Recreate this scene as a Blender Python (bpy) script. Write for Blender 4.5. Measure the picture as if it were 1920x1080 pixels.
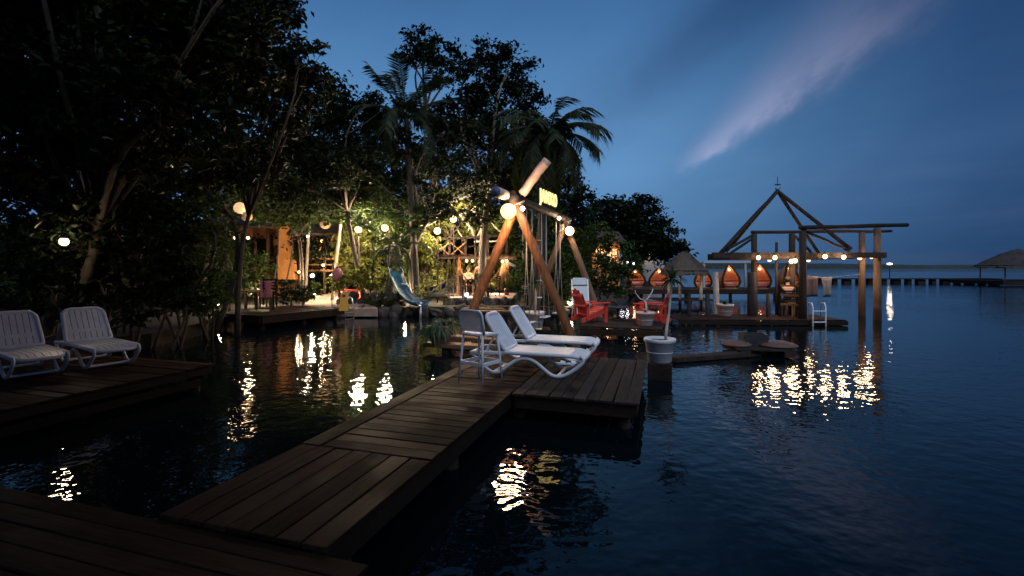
import bpy, math, random
import numpy as np
from mathutils import Vector, Matrix

sc = bpy.context.scene
COL = sc.collection
for o in list(bpy.data.objects):
    bpy.data.objects.remove(o)
R = math.radians
PI = math.pi

# ------------------------------------------------------------------ camera
F, CX, HY, H = 900.0, 960.0, 500.0, 1.95      # focal length in photo pixels, centre column, horizon row, eye height above water
cam_d = bpy.data.cameras.new('camera')
cam_d.sensor_width = 36.0
cam_d.lens = F / 1920 * 36.0
cam_d.shift_y = -(540 - HY) / 1920
cam_d.clip_start = 0.05
cam_d.clip_end = 6000
cam = bpy.data.objects.new('camera', cam_d)
cam.location = (0, 0, H)
cam.rotation_euler = (R(90), 0, 0)
COL.objects.link(cam)
sc.camera = cam

# ------------------------------------------------------------------ world: dusk sky, sun just below the horizon on the left
world = bpy.data.worlds.new('World')
sc.world = world
world.use_nodes = True
wn, wl = world.node_tree.nodes, world.node_tree.links
wn.clear()
SUN_EL, SUN_AZ = -6.0, -62.0                    # degrees; azimuth measured from the view direction, negative to the left
tc = wn.new('ShaderNodeTexCoord')
sep = wn.new('ShaderNodeSeparateXYZ')
wl.new(tc.outputs['Generated'], sep.inputs[0])
def wmath(op, a, b=None, c=None, clamp=False):
    n = wn.new('ShaderNodeMath'); n.operation = op; n.use_clamp = clamp
    for i, v in enumerate((a, b, c)):
        if v is None: continue
        if isinstance(v, (int, float)): n.inputs[i].default_value = v
        else: wl.new(v, n.inputs[i])
    return n.outputs[0]
def wramp(v, stops):
    n = wn.new('ShaderNodeValToRGB'); wl.new(v, n.inputs[0])
    e = n.color_ramp.elements
    e[0].position, e[0].color = stops[0][0], stops[0][1]
    e[1].position, e[1].color = stops[-1][0], stops[-1][1]
    for p, c in stops[1:-1]:
        k = e.new(p); k.color = c
    return n.outputs[0]
def wmix(f, a, b, mode='MIX'):
    n = wn.new('ShaderNodeMix'); n.data_type = 'RGBA'; n.blend_type = mode
    for i, v in ((0, f), (6, a), (7, b)):
        if isinstance(v, (int, float)): n.inputs[i].default_value = v
        elif isinstance(v, tuple): n.inputs[i].default_value = v
        else: wl.new(v, n.inputs[i])
    return n.outputs[2]
az = wmath('ARCTAN2', sep.outputs[0], sep.outputs[1])         # 0 ahead, positive to the right
el = wmath('ARCSINE', sep.outputs[2])
# thin dusk cloud sheets drifting along one direction of the sky
ca, sa = math.cos(R(-35)), math.sin(R(-35))
def cloudco(along_s, across_s):
    a = wmath('ADD', wmath('MULTIPLY', az, ca * along_s), wmath('MULTIPLY', el, -sa * along_s))
    b = wmath('ADD', wmath('MULTIPLY', az, sa * across_s), wmath('MULTIPLY', el, ca * across_s))
    n = wn.new('ShaderNodeCombineXYZ'); wl.new(a, n.inputs[0]); wl.new(b, n.inputs[1])
    return n.outputs[0]
def wnoise(vec, scale, detail=4, rough=.55):
    n = wn.new('ShaderNodeTexNoise'); n.inputs['Scale'].default_value = scale
    n.inputs['Detail'].default_value = detail; n.inputs['Roughness'].default_value = rough
    wl.new(vec, n.inputs['Vector']); return n.outputs[0]
n1 = wnoise(cloudco(1.0, 3.2), 1.7, 5)
n2 = wnoise(cloudco(2.0, 5.0), 3.0, 5)
# one long pink-grey plume rising to the right
pa = wmath('ADD', wmath('MULTIPLY', az, .86), wmath('MULTIPLY', el, .51))      # along the plume
pb = wmath('ADD', wmath('MULTIPLY', az, -.51), wmath('MULTIPLY', el, .86))     # across it
n3 = wnoise(cloudco(3.0, 6.0), 4.0, 6, .6)
wob = wmath('MULTIPLY', wmath('SUBTRACT', n3, .5), .045)
pc = wmath('ADD', wmath('SUBTRACT', pb, -.010), wob)
s_al = wmath('SUBTRACT', pa, .40)
sp0 = wmath('MAXIMUM', s_al, 0.0)
wup = wmath('MULTIPLY_ADD', sp0, .20, .016)
wdn = wmath('MULTIPLY_ADD', sp0, .055, .009)
isup = wmath('GREATER_THAN', pc, 0.0)
wid = wmath('ADD', wmath('MULTIPLY', wup, isup), wmath('MULTIPLY', wdn, wmath('SUBTRACT', 1.0, isup)))
gau = wmath('POWER', 2.718, wmath('MULTIPLY', wmath('POWER', wmath('DIVIDE', wmath('ABSOLUTE', pc), wid), 2.0), -1.0))
gdk = wmath('POWER', 2.718, wmath('MULTIPLY', wmath('POWER', wmath('DIVIDE', wmath('ADD', wmath('SUBTRACT', pb, .165), wob), .060), 2.0), -1.0))
gdk = wmath('MULTIPLY', gdk, wramp(pa, [(.12, (0,0,0,1)), (.40, (1,1,1,1))]))
ends = wmath('MULTIPLY', wramp(wmath('MULTIPLY_ADD', s_al, 4.0, .12, True), [(0, (0,0,0,1)), (.30, (1,1,1,1))]),
             wramp(wmath('MULTIPLY_ADD', s_al, 1.3, 0.0, True), [(.25, (1,1,1,1)), (.62, (0,0,0,1))]))
plume = wmath('MULTIPLY', wmath('MULTIPLY', gau, ends), wmath('MULTIPLY_ADD', n3, 1.5, .10), None, True)
dark = wmath('ADD', wmath('MULTIPLY', wramp(n1, [(.46, (0,0,0,1)), (.66, (1,1,1,1))]), .25), wmath('MULTIPLY', gdk, .62), None, True)
# the twilight dome: brighter over the set sun, dimmer and deeper away from it, overhead and right at the horizon
glow = wmath('MULTIPLY_ADD', wmath('COSINE', wmath('SUBTRACT', az, R(SUN_AZ + 50))), .5, .5)
elr = wmath('MULTIPLY', el, 1.0 / 1.57, None, True)
tint = wramp(glow, [(0.0, (.16,.19,.26,1)), (.72, (.20,.25,.33,1)), (.78, (.26,.32,.41,1)), (.87, (.50,.55,.61,1)), (.955, (.97,.97,.98,1)), (1.0, (1.0,1.0,1.0,1))])
elt = wramp(elr, [(0.0, (.62,.60,.62,1)), (.05, (.82,.82,.84,1)), (.12, (1.0,1.0,1.0,1)), (.20, (.80,.86,.90,1)), (.29, (.50,.60,.70,1)), (.33, (.40,.50,.61,1)), (.42, (.22,.28,.38,1)), (1.0, (.13,.17,.25,1))])
skyc = wmix(1.0, (.127,.300,.560,1), tint, 'MULTIPLY')
skyc = wmix(1.0, skyc, elt, 'MULTIPLY')
skyc = wmix(dark, skyc, wmix(1.0, skyc, (.62,.60,.66,1), 'MULTIPLY'))
skyc = wmix(1.0, skyc, wmix(plume, (0,0,0,1), (.175,.128,.140,1)), 'ADD')
hz = wn.new('ShaderNodeCombineXYZ'); wl.new(wmath('MULTIPLY', az, 1.4), hz.inputs[0]); wl.new(wmath('MULTIPLY', el, 13.0), hz.inputs[1])
n4 = wnoise(hz.outputs[0], 1.6, 4, .5)
band = wmath('MULTIPLY', wramp(n4, [(.45, (0,0,0,1)), (.70, (1,1,1,1))]), wramp(elr, [(.0, (.6,.6,.6,1)), (.10, (.5,.5,.5,1)), (.22, (0,0,0,1))]))
skyc = wmix(1.0, skyc, wmix(band, (0,0,0,1), (.020,.018,.022,1)), 'ADD')
bg = wn.new('ShaderNodeBackground')
bg.inputs['Strength'].default_value = 1.0
wl.new(skyc, bg.inputs['Color'])
wo = wn.new('ShaderNodeOutputWorld')
wl.new(bg.outputs[0], wo.inputs['Surface'])

# ------------------------------------------------------------------ the last daylight: one very soft lamp high in the open sky over the lagoon
sun_d = bpy.data.lights.new('sun', 'SUN')
sun_d.energy = 2.15
sun_d.angle = R(55)
sun_d.color = (.64, .78, 1.0)
sun = bpy.data.objects.new('sun', sun_d)
COL.objects.link(sun)
sun.rotation_euler = Vector((.20, -.60, .77)).to_track_quat('Z', 'Y').to_euler()

sc.view_settings.view_transform = 'Standard'
sc.view_settings.look = 'None'
sc.view_settings.exposure = 0.0
sc.view_settings.gamma = 1.0
sc.cycles.use_denoising = True
try:
    sc.cycles.denoiser = 'OPENIMAGEDENOISE'
except Exception:
    pass
sc.cycles.max_bounces = 5
sc.cycles.diffuse_bounces = 2
sc.cycles.glossy_bounces = 3
sc.cycles.transmission_bounces = 3
sc.cycles.transparent_max_bounces = 6
sc.cycles.sample_clamp_indirect = 4.0
sc.cycles.caustics_reflective = False
sc.cycles.caustics_refractive = False

# ------------------------------------------------------------------ placing: photo pixel + distance (or height) -> metres
def pt(px, py, d):
    return Vector(((px - CX) / F * d, d, H + (HY - py) / F * d))
def at(px, py, z=0.0):
    return pt(px, py, F * (H - z) / (py - HY))
A0 = R(17.2)
U = Vector((math.sin(A0), math.cos(A0), 0))      # every dock here is built square to this direction
V = Vector((math.cos(A0), -math.sin(A0), 0))
O0 = Vector((-1.11, 2.53, 0))
def dk(s, t, z=0.0):
    return O0 + U * s + V * t + Vector((0, 0, z))
VROT = -A0                                        # rotation that takes local x to V, local y to U

# ------------------------------------------------------------------ mesh collecting
class MB:
    def __init__(self):
        self.v, self.f = [], []
    def add(self, vs, fs):
        b = len(self.v)
        self.v += [tuple(p) for p in vs]
        self.f += [tuple(i + b for i in f) for f in fs]
        return self
    def box(self, c, s, rot=None, bev=0.0):
        x, y, z = s[0] / 2, s[1] / 2, s[2] / 2
        if bev > 0:
            b = min(bev, x * .9, y * .9, z * .9)
            vs = []
            for zz, ins in ((-z, b), (-z + b, 0), (z - b, 0), (z, b)):
                X, Y = x - ins, y - ins
                c2 = b
                vs += [(-X + c2, -Y, zz), (X - c2, -Y, zz), (X, -Y + c2, zz), (X, Y - c2, zz),
                       (X - c2, Y, zz), (-X + c2, Y, zz), (-X, Y - c2, zz), (-X, -Y + c2, zz)]
            fs = [tuple(range(7, -1, -1)), tuple(range(24, 32))]
            for k in range(3):
                for i in range(8):
                    j = (i + 1) % 8
                    fs.append((k*8+i, k*8+j, k*8+8+j, k*8+8+i))
        else:
            vs = [(-x,-y,-z),(x,-y,-z),(x,y,-z),(-x,y,-z),(-x,-y,z),(x,-y,z),(x,y,z),(-x,y,z)]
            fs = [(3,2,1,0),(4,5,6,7),(0,1,5,4),(1,2,6,5),(2,3,7,6),(3,0,4,7)]
        c = Vector(c)
        if rot is not None:
            vs = [rot @ Vector(p) + c for p in vs]
        else:
            vs = [Vector(p) + c for p in vs]
        return self.add(vs, fs)
    def bar(self, p, q, w, h=None, up=(0,0,1), bev=0.0):
        p, q = Vector(p), Vector(q)
        d = q - p
        x = d.normalized()
        u = Vector(up)
        if abs(x.dot(u)) > .99: u = Vector((0, 1, 0))
        y = u.cross(x).normalized()
        z = x.cross(y)
        m = Matrix((x, y, z)).transposed()
        return self.box((p + q) / 2, (d.length, w, h or w), m, bev)
    def tube(self, pts, rad, n=8, cap=True, flat=1.0, closed=False):
        pts = [Vector(p) for p in pts]
        k = len(pts)
        if isinstance(rad, (int, float)): rad = [rad] * k
        rings = []
        prev = None
        for i in range(k):
            if closed:
                t = (pts[(i+1) % k] - pts[i-1]).normalized()
            else:
                t = (pts[min(i+1, k-1)] - pts[max(i-1, 0)]).normalized()
            if prev is None:
                a = Vector((0,0,1)) if abs(t.z) < .9 else Vector((0,1,0))
                nx = t.cross(a).normalized()
            else:
                nx = (prev - t * prev.dot(t)).normalized()
            prev = nx
            ny = t.cross(nx)
            for j in range(n):
                an = 2 * PI * j / n
                rings.append(pts[i] + nx * (math.cos(an) * rad[i] * flat) + ny * (math.sin(an) * rad[i]))
        fs = []
        for i in range(k if closed else k - 1):
            i2 = (i + 1) % k
            for j in range(n):
                j2 = (j + 1) % n
                fs.append((i*n+j, i*n+j2, i2*n+j2, i2*n+j))
        if cap and not closed:
            fs.append(tuple(range(n-1, -1, -1)))
            fs.append(tuple((k-1)*n + j for j in range(n)))
        return self.add(rings, fs)
    def lathe(self, prof, n=16, c=(0,0,0), a0=0.0, a1=2*PI, sx=1.0, sy=1.0):
        full = abs(a1 - a0 - 2*PI) < 1e-6
        m = n if full else n + 1
        vs, fs = [], []
        for (r, z) in prof:
            for j in range(m):
                an = a0 + (a1 - a0) * j / n
                vs.append((c[0] + r*math.cos(an)*sx, c[1] + r*math.sin(an)*sy, c[2] + z))
        for i in range(len(prof) - 1):
            for j in range(n):
                j2 = (j + 1) % m
                fs.append((i*m+j, i*m+j2, (i+1)*m+j2, (i+1)*m+j))
        return self.add(vs, fs)
    def prism(self, outline, z0, z1, m=None):
        k = len(outline)
        vs = [Vector((x, y, z0)) for x, y in outline] + [Vector((x, y, z1)) for x, y in outline]
        if m is not None: vs = [m @ p for p in vs]
        fs = [tuple(range(k-1, -1, -1)), tuple(range(k, 2*k))]
        fs += [(i, (i+1) % k, k + (i+1) % k, k + i) for i in range(k)]
        return self.add(vs, fs)
    def sphere(self, c, r, n=12, m=8, s=(1,1,1)):
        vs, fs = [], []
        for i in range(m + 1):
            th = PI * i / m
            for j in range(n):
                an = 2*PI*j/n
                vs.append((c[0]+r*s[0]*math.sin(th)*math.cos(an), c[1]+r*s[1]*math.sin(th)*math.sin(an), c[2]+r*s[2]*math.cos(th)))
        for i in range(m):
            for j in range(n):
                j2 = (j+1) % n
                fs.append((i*n+j, (i+1)*n+j, (i+1)*n+j2, i*n+j2))
        return self.add(vs, fs)
    def mesh(self, name, mat=None, smooth=False, off=(0,0,0)):
        me = bpy.data.meshes.new(name)
        ox, oy, oz = off
        me.from_pydata([(a-ox, b-oy, c-oz) for a, b, c in self.v], [], self.f)
        if mat is not None: me.materials.append(mat)
        if smooth: me.shade_smooth() if hasattr(me, 'shade_smooth') else None
        me.update()
        return me
    def build(self, name, mat, parent=None, smooth=False, world=False):
        off = (0,0,0)
        if world and parent is not None:
            off = tuple(abs_loc(parent))
        return link(name, self.mesh(name, mat, smooth, off), parent)

def abs_loc(o):
    p = Vector((0,0,0))
    while o is not None:
        p = p + o.location
        o = o.parent
    return p
def link(name, data, parent=None, loc=None, rot=None, scale=None):
    o = bpy.data.objects.new(name, data)
    COL.objects.link(o)
    if parent is not None: o.parent = parent
    if loc is not None: o.location = loc
    if rot is not None: o.rotation_euler = rot
    if scale is not None: o.scale = scale
    return o
def tag(o, label=None, cat=None, group=None, kind=None):
    if label: o['label'] = label
    if cat: o['category'] = cat
    if group: o['group'] = group
    if kind: o['kind'] = kind
    return o
def thing(name, label, cat, loc=(0,0,0), rotz=0.0, group=None):
    o = link(name, None, None, loc, (0, 0, rotz))
    o.empty_display_size = .1
    return tag(o, label, cat, group)
def dup(root, loc, rotz=0.0, label=None, group=None, scale=None):
    r = root.copy(); COL.objects.link(r)
    r.location = loc; r.rotation_euler = (root.rotation_euler[0], root.rotation_euler[1], rotz)
    if scale: r.scale = (scale,)*3 if isinstance(scale, (int, float)) else scale
    if label: r['label'] = label
    if group: r['group'] = group
    for ch in list(root.children):
        c = ch.copy(); COL.objects.link(c); c.parent = r
        for g in list(ch.children):
            d = g.copy(); COL.objects.link(d); d.parent = c
    return r

# ------------------------------------------------------------------ materials
def newmat(name):
    m = bpy.data.materials.new(name); m.use_nodes = True
    nt = m.node_tree
    b = nt.nodes['Principled BSDF']
    return m, nt, b
def setin(b, **k):
    for n, v in k.items():
        n = n.replace('_', ' ')
        if n in b.inputs: b.inputs[n].default_value = v
def ramp(nt, fac, stops):
    n = nt.nodes.new('ShaderNodeValToRGB'); nt.links.new(fac, n.inputs[0])
    e = n.color_ramp.elements
    e[0].position, e[0].color = stops[0][0], (*stops[0][1], 1)
    e[1].position, e[1].color = stops[-1][0], (*stops[-1][1], 1)
    for p, c in stops[1:-1]:
        k = e.new(p); k.color = (*c, 1)
    return n.outputs[0]
def nz(nt, scale, detail=3, vec=None, rough=.55, stretch=None, rnd=False):
    t = nt.nodes.new('ShaderNodeTexCoord')
    v = t.outputs['Object'] if vec is None else vec
    if stretch or rnd:
        mp = nt.nodes.new('ShaderNodeMapping'); nt.links.new(v, mp.inputs[0])
        if stretch: mp.inputs['Scale'].default_value = stretch
        if rnd:
            oi = nt.nodes.new('ShaderNodeObjectInfo')
            mu = nt.nodes.new('ShaderNodeMath'); mu.operation = 'MULTIPLY'; mu.inputs[1].default_value = 37.0
            nt.links.new(oi.outputs['Random'], mu.inputs[0])
            cb = nt.nodes.new('ShaderNodeCombineXYZ')
            for i in range(3): nt.links.new(mu.outputs[0], cb.inputs[i])
            nt.links.new(cb.outputs[0], mp.inputs['Location'])
        v = mp.outputs[0]
    n = nt.nodes.new('ShaderNodeTexNoise'); nt.links.new(v, n.inputs['Vector'])
    n.inputs['Scale'].default_value = scale; n.inputs['Detail'].default_value = detail; n.inputs['Roughness'].default_value = rough
    return n.outputs[0]
def bump(nt, b, h, dist=.01, strength=1.0):
    n = nt.nodes.new('ShaderNodeBump'); n.inputs['Distance'].default_value = dist; n.inputs['Strength'].default_value = strength
    nt.links.new(h, n.inputs['Height']); nt.links.new(n.outputs[0], b.inputs['Normal'])
def mixc(nt, f, a, b, mode='MIX'):
    n = nt.nodes.new('ShaderNodeMix'); n.data_type = 'RGBA'; n.blend_type = mode
    for i, v in ((0, f), (6, a), (7, b)):
        if isinstance(v, (int, float)): n.inputs[i].default_value = v
        elif isinstance(v, tuple): n.inputs[i].default_value = (*v, 1) if len(v) == 3 else v
        else: nt.links.new(v, n.inputs[i])
    return n.outputs[2]

def m_plain(name, col, rough=.5, var=.12, scale=6, metal=0.0, bumpd=0.0, spec=.5):
    m, nt, b = newmat(name)
    n = nz(nt, scale, 4, rnd=True)
    lo = tuple(c*(1-var) for c in col); hi = tuple(min(1, c*(1+var)) for c in col)
    nt.links.new(ramp(nt, n, [(.3, lo), (.7, hi)]), b.inputs['Base Color'])
    setin(b, Roughness=rough, Metallic=metal); b.inputs['Specular IOR Level'].default_value = spec
    if bumpd: bump(nt, b, nz(nt, scale*3, 4), bumpd)
    return m
def m_wood(name, dark, light, rough=.55, axis=0, wet=0.0, ring=14.0, spec=.3, bumpd=.004, wear=0.0):
    m, nt, b = newmat(name)
    st = [ring, ring, ring]; st[axis] = .9
    g = nz(nt, 2.2, 6, stretch=tuple(st), rnd=True, rough=.65)
    blot = nz(nt, 1.3, 3, rnd=True)
    c = ramp(nt, g, [(.28, dark), (.72, light)])
    oi = nt.nodes.new('ShaderNodeObjectInfo')
    v = ramp(nt, oi.outputs['Random'], [(0.0, (.62,.62,.62)), (1.0, (1.3,1.25,1.2))])
    c = mixc(nt, 1.0, c, v, 'MULTIPLY')
    c = mixc(nt, ramp(nt, blot, [(.5, (0,0,0)), (.7, (.6,.6,.6))]), c, tuple(x*.45 for x in dark))
    if wear:
        wn_ = nz(nt, .9, 5, rnd=True, rough=.7)
        c = mixc(nt, ramp(nt, wn_, [(.50, (0,0,0)), (.68, (wear,)*3)]), c, tuple(x*2.3 for x in light))
    nt.links.new(c, b.inputs['Base Color'])
    if wet:
        nt.links.new(ramp(nt, blot, [(.42, (rough,)*3), (.62, (wet,)*3)]), b.inputs['Roughness'])
    else:
        setin(b, Roughness=rough)
    bump(nt, b, g, bumpd)
    b.inputs['Specular IOR Level'].default_value = spec
    return m
def m_leaf(name, c1, c2, trans=.25, rough=.5):
    m, nt, b = newmat(name)
    ge = nt.nodes.new('ShaderNodeNewGeometry')
    c = ramp(nt, ge.outputs['Random Per Island'], [(0.0, c1), (.8, c2), (1.0, tuple(x*1.5 for x in c2))])
    nt.links.new(c, b.inputs['Base Color'])
    setin(b, Roughness=rough); b.inputs['Specular IOR Level'].default_value = .12
    tr = nt.nodes.new('ShaderNodeBsdfTranslucent')
    nt.links.new(mixc(nt, 1.0, c, (1.1, 1.2, .5), 'MULTIPLY'), tr.inputs[0])
    mx = nt.nodes.new('ShaderNodeMixShader'); mx.inputs[0].default_value = trans
    nt.links.new(b.outputs[0], mx.inputs[1]); nt.links.new(tr.outputs[0], mx.inputs[2])
    nt.links.new(mx.outputs[0], nt.nodes['Material Output'].inputs[0])
    return m
def m_emit(name, col, strength):
    m, nt, b = newmat(name)
    setin(b, Roughness=.4); b.inputs['Base Color'].default_value = (*col, 1)
    b.inputs['Emission Color'].default_value = (*col, 1)
    b.inputs['Emission Strength'].default_value = strength
    return m

M = {}
M['deck'] = m_wood('deck_wood', (.012,.0058,.0048), (.044,.0245,.0195), .72, 0, wet=.5, spec=.03, wear=.28)
M['deck2'] = m_wood('deck_wood_grey', (.024,.018,.016), (.052,.041,.036), .66, 0, wet=.6, spec=.03, wear=.25)
M['beam'] = m_wood('beam_wood', (.018,.012,.009), (.040,.026,.018), .75, 0, spec=.12)
M['log'] = m_wood('log_wood', (.15,.050,.020), (.42,.18,.075), .65, 2, ring=9, spec=.2, bumpd=.04)
M['logend'] = m_plain('pale_peeled_log', (.60,.38,.29), .7, .25, 5, bumpd=.01)
M['post'] = m_wood('weathered_post', (.10,.062,.044), (.20,.130,.090), .75, 2, ring=10, spec=.15, bumpd=.012)
M['darkpost'] = m_wood('dark_post', (.024,.017,.014), (.052,.037,.030), .75, 2, ring=10, spec=.15, bumpd=.012)
M['white'] = m_plain('white_resin', (.76,.76,.78), .42, .09, 4)
M['stool'] = m_plain('pale_resin', (.78,.80,.84), .42, .04, 5)
M['red'] = m_plain('red_paint', (.62,.055,.035), .45, .22, 7)
M['greyw'] = m_plain('grey_white_sling', (.55,.62,.66), .6, .06, 8)
M['pot'] = m_plain('white_pot', (.68,.66,.66), .6, .10, 5, bumpd=.004)
M['pinkpot'] = m_plain('pinkish_pot', (.66,.50,.45), .65, .12, 5, bumpd=.004)
M['terra'] = m_plain('old_clay_pot', (.27,.15,.12), .75, .25, 5, bumpd=.006)
M['soil'] = m_plain('soil', (.045,.032,.022), .9, .3, 12, bumpd=.02)
M['bark'] = m_plain('pale_bark', (.17,.135,.10), .85, .35, 5, bumpd=.02)
M['darkbark'] = m_plain('dark_bark', (.07,.052,.040), .9, .35, 5, bumpd=.02)
M['bamboo'] = m_plain('bamboo', (.27,.21,.14), .7, .2, 8)
M['drift'] = m_plain('driftwood_grey', (.20,.16,.13), .85, .25, 8)
M['twig'] = m_plain('pale_twig', (.55,.50,.46), .75, .2, 8)
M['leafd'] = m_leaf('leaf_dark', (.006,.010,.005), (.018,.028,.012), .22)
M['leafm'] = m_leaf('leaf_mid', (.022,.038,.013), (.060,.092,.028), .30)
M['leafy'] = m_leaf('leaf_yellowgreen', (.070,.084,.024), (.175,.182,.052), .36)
M['leafb'] = m_leaf('leaf_bluegreen', (.035,.065,.045), (.090,.130,.080), .25)
M['frond'] = m_leaf('palm_frond', (.014,.022,.012), (.040,.052,.028), .22)
M['stone'] = m_plain('rough_stone', (.075,.060,.050), .9, .35, 4, bumpd=.03)
M['path'] = m_plain('sandy_path', (.36,.25,.19), .95, .2, 3, bumpd=.01)
M['earth'] = m_plain('earth', (.026,.021,.014), .95, .4, 1.5, bumpd=.05)
M['orange'] = m_plain('ochre_plaster', (.55,.24,.07), .85, .18, 3, bumpd=.01)
M['plank'] = m_wood('hut_plank', (.17,.085,.040), (.34,.19,.09), .65, 2)
M['thatch'] = m_wood('thatch', (.040,.032,.027), (.100,.084,.072), .95, 2, ring=26)
M['rope'] = m_plain('pale_rope', (.42,.38,.33), .9, .2, 20)
M['black'] = m_plain('black_metal', (.022,.022,.024), .5, .2, 8)
M['metal'] = m_plain('steel_rail', (.62,.63,.66), .3, .06, 8, metal=.85)
M['yellow'] = m_plain('yellow_plastic', (.70,.36,.03), .45, .06, 6)
M['slide'] = m_plain('teal_fibreglass', (.004,.060,.115), .32, .10, 5)
M['slideedge'] = m_plain('pale_teal_edge', (.05,.20,.28), .35, .08, 5)
M['dullcloth'] = m_plain('dull_grey_cloth', (.14,.13,.14), .9, .2, 9)
M['cloth'] = m_plain('grey_cloth', (.45,.45,.46), .9, .12, 9, bumpd=.01)
M['paleyellow'] = m_plain('pale_yellow', (.72,.72,.34), .8, .1, 9, bumpd=.01)
M['pinkcloth'] = m_plain('rose_cloth', (.50,.17,.17), .9, .15, 9)
M['skin'] = m_plain('skin', (.50,.28,.19), .55, .06, 8)
M['salmon'] = m_plain('salmon_shirt', (.55,.22,.14), .9, .1, 9)
M['darkcloth'] = m_plain('dark_cloth', (.018,.018,.022), .9, .2, 9)
M['paleshirt'] = m_plain('pale_shirt', (.50,.45,.40), .9, .1, 9)
M['hair'] = m_plain('dark_hair', (.03,.02,.015), .7, .2, 30)
M['whitewall'] = m_plain('pale_wall', (.42,.44,.48), .85, .1, 2)
M['ocurtain'] = m_plain('orange_canvas', (.46,.17,.075), .85, .12, 4)
M['hullbrown'] = m_plain('dull_brown_hull', (.11,.062,.050), .7, .2, 6)
M['forest'] = m_plain('far_forest', (.030,.040,.036), 1.0, .3, .2)
M['bulb'] = m_emit('warm_bulb', (1.0,.66,.33), 5.0)
M['globe'] = m_emit('warm_globe', (1.0,.62,.26), 2.8)
M['paper'] = m_emit('paper_lantern', (1.0,.60,.30), 1.1)
M['dimpaper'] = m_emit('dim_paper_lantern', (1.0,.55,.30), .30)
M['cold'] = m_emit('cold_spot', (.92,.94,1.0), 4)
M['signface'] = m_emit('lit_sign_board', (1.0,.36,.05), .0)
M['signlet'] = m_emit('lit_sign_letter', (1.0,.74,.26), 1.5)

def lamp_light(parent, loc, power, col, r):
    power *= 4.0
    d = bpy.data.lights.new('lamp_light', 'POINT')
    d.energy = power; d.color = col; d.shadow_soft_size = r
    o = link('lamp_light', d, parent, loc)
    return o
WARM = (1.0, .66, .36)
WARM2 = (1.0, .76, .50)
COLD = (.88, .94, 1.0)
# ================================================================== water, ground, far shore
m, nt, b = newmat('lagoon_water')
setin(b, Roughness=.02, IOR=1.333)
b.inputs['Base Color'].default_value = (.0018, .0050, .0070, 1)
geo = nt.nodes.new('ShaderNodeNewGeometry')
w1 = nz(nt, 2.1, 1, vec=geo.outputs['Position'], stretch=(1.0, .8, 1))
w2 = nz(nt, 4.6, 1, vec=geo.outputs['Position'], stretch=(1, 1.2, 1))
w4 = nz(nt, 11.0, 1, vec=geo.outputs['Position'])
w3 = nz(nt, .33, 2, vec=geo.outputs['Position'])
def nmath(nt, op, a, b_):
    n = nt.nodes.new('ShaderNodeMath'); n.operation = op
    for i, v in ((0, a), (1, b_)):
        if isinstance(v, (int, float)): n.inputs[i].default_value = v
        else: nt.links.new(v, n.inputs[i])
    return n.outputs[0]
calm = ramp(nt, nz(nt, .09, 2, vec=geo.outputs['Position']), [(.35, (.35,.35,.35)), (.65, (1.15,1.15,1.15))])
hgt = nmath(nt, 'ADD', nmath(nt, 'MULTIPLY', w1, .012), nmath(nt, 'ADD', nmath(nt, 'MULTIPLY', w2, .0105), nmath(nt, 'MULTIPLY', w4, .0032)))
hgt = nmath(nt, 'MULTIPLY', hgt, calm)
hgt = nmath(nt, 'ADD', hgt, nmath(nt, 'MULTIPLY', w3, .02))
bump(nt, b, hgt, 1.0)
M['water'] = m
mb = MB().add([(-3000,-200,0),(3000,-200,0),(3000,4000,0),(-3000,4000,0)], [(0,1,2,3)])
tag(mb.build('water', M['water']), 'calm dark lagoon water with small ripples', None, None, 'structure')

SHORE = [(-40,7.8),(-13,8.6),(-9.4,10.4),(-8.7,11.6),(-8.9,13.8),(-10.2,17.0),(-7.2,18.4),(-5.0,18.9),(-2.5,19.2),(0,19.4),(2.0,19.0),(3.6,19.6),
         (5.0,23.0),(7.5,31.0),(11.5,42.0),(15.0,52.0),(19,72),(30,120),(60,300),(60,590),(-400,590),(-400,7.8)]
mb = MB()
k = len(SHORE)
vs = [(x, y, .34) for x, y in SHORE] + [(x + .35*(1 if x > -5 else .3), y - .25, -.6) for x, y in SHORE]
mb.add(vs, [tuple(range(k))] + [(i, k+i, k+(i+1) % k, (i+1) % k) for i in range(k)])
tag(mb.build('ground', M['earth']), 'dark earth of the garden shore', None, None, 'structure')

rng = np.random.default_rng(5)
mb = MB()
xs = np.linspace(-900, 1500, 260)
for i in range(len(xs)-1):
    pass
hts = [5.2 + 1.6*math.sin(i*.11) + 1.2*rng.random() for i in range(len(xs))]
vs, fs = [], []
for i, x in enumerate(xs):
    y = 640 + 60*math.sin(i*.03)
    vs += [(x, y, -.5), (x, y+6, hts[i]*.75), (x, y+40, hts[i]), (x, y+160, -.5)]
for i in range(len(xs)-1):
    for j in range(3):
        fs.append((4*i+j, 4*i+4+j, 4*i+5+j, 4*i+1+j))
tag(MB().add(vs, fs).build('far_shore', M['forest']), 'low dark wooded shore across the lagoon', None, None, 'structure')

# garden path curving up from the shore deck
mb = MB()
pc_ = [(-6.6,18.2,1.5),(-7.0,19.2,1.35),(-7.6,20.4,1.15),(-8.3,21.6,.95),(-8.6,22.8,.8),(-8.4,24.2,.75),(-8.0,26.0,.75)]
vs, fs = [], []
for i, (x, y, w) in enumerate(pc_):
    z = .36 + .05*i
    vs += [(x-w, y, z), (x+w, y+.05, z), (x-w, y, z-.3), (x+w, y+.05, z-.3)]
for i in range(len(pc_)-1):
    a, c = 4*i, 4*i+4
    fs += [(a, a+1, c+1, c), (a+2, a, c, c+2), (a+1, a+3, c+3, c+1)]
fs.append((0, 2, 3, 1))
tag(MB().add(vs, fs).build('path', M['path']), 'pale sandy garden path curving up from the shore deck', None, None, 'structure')

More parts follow.
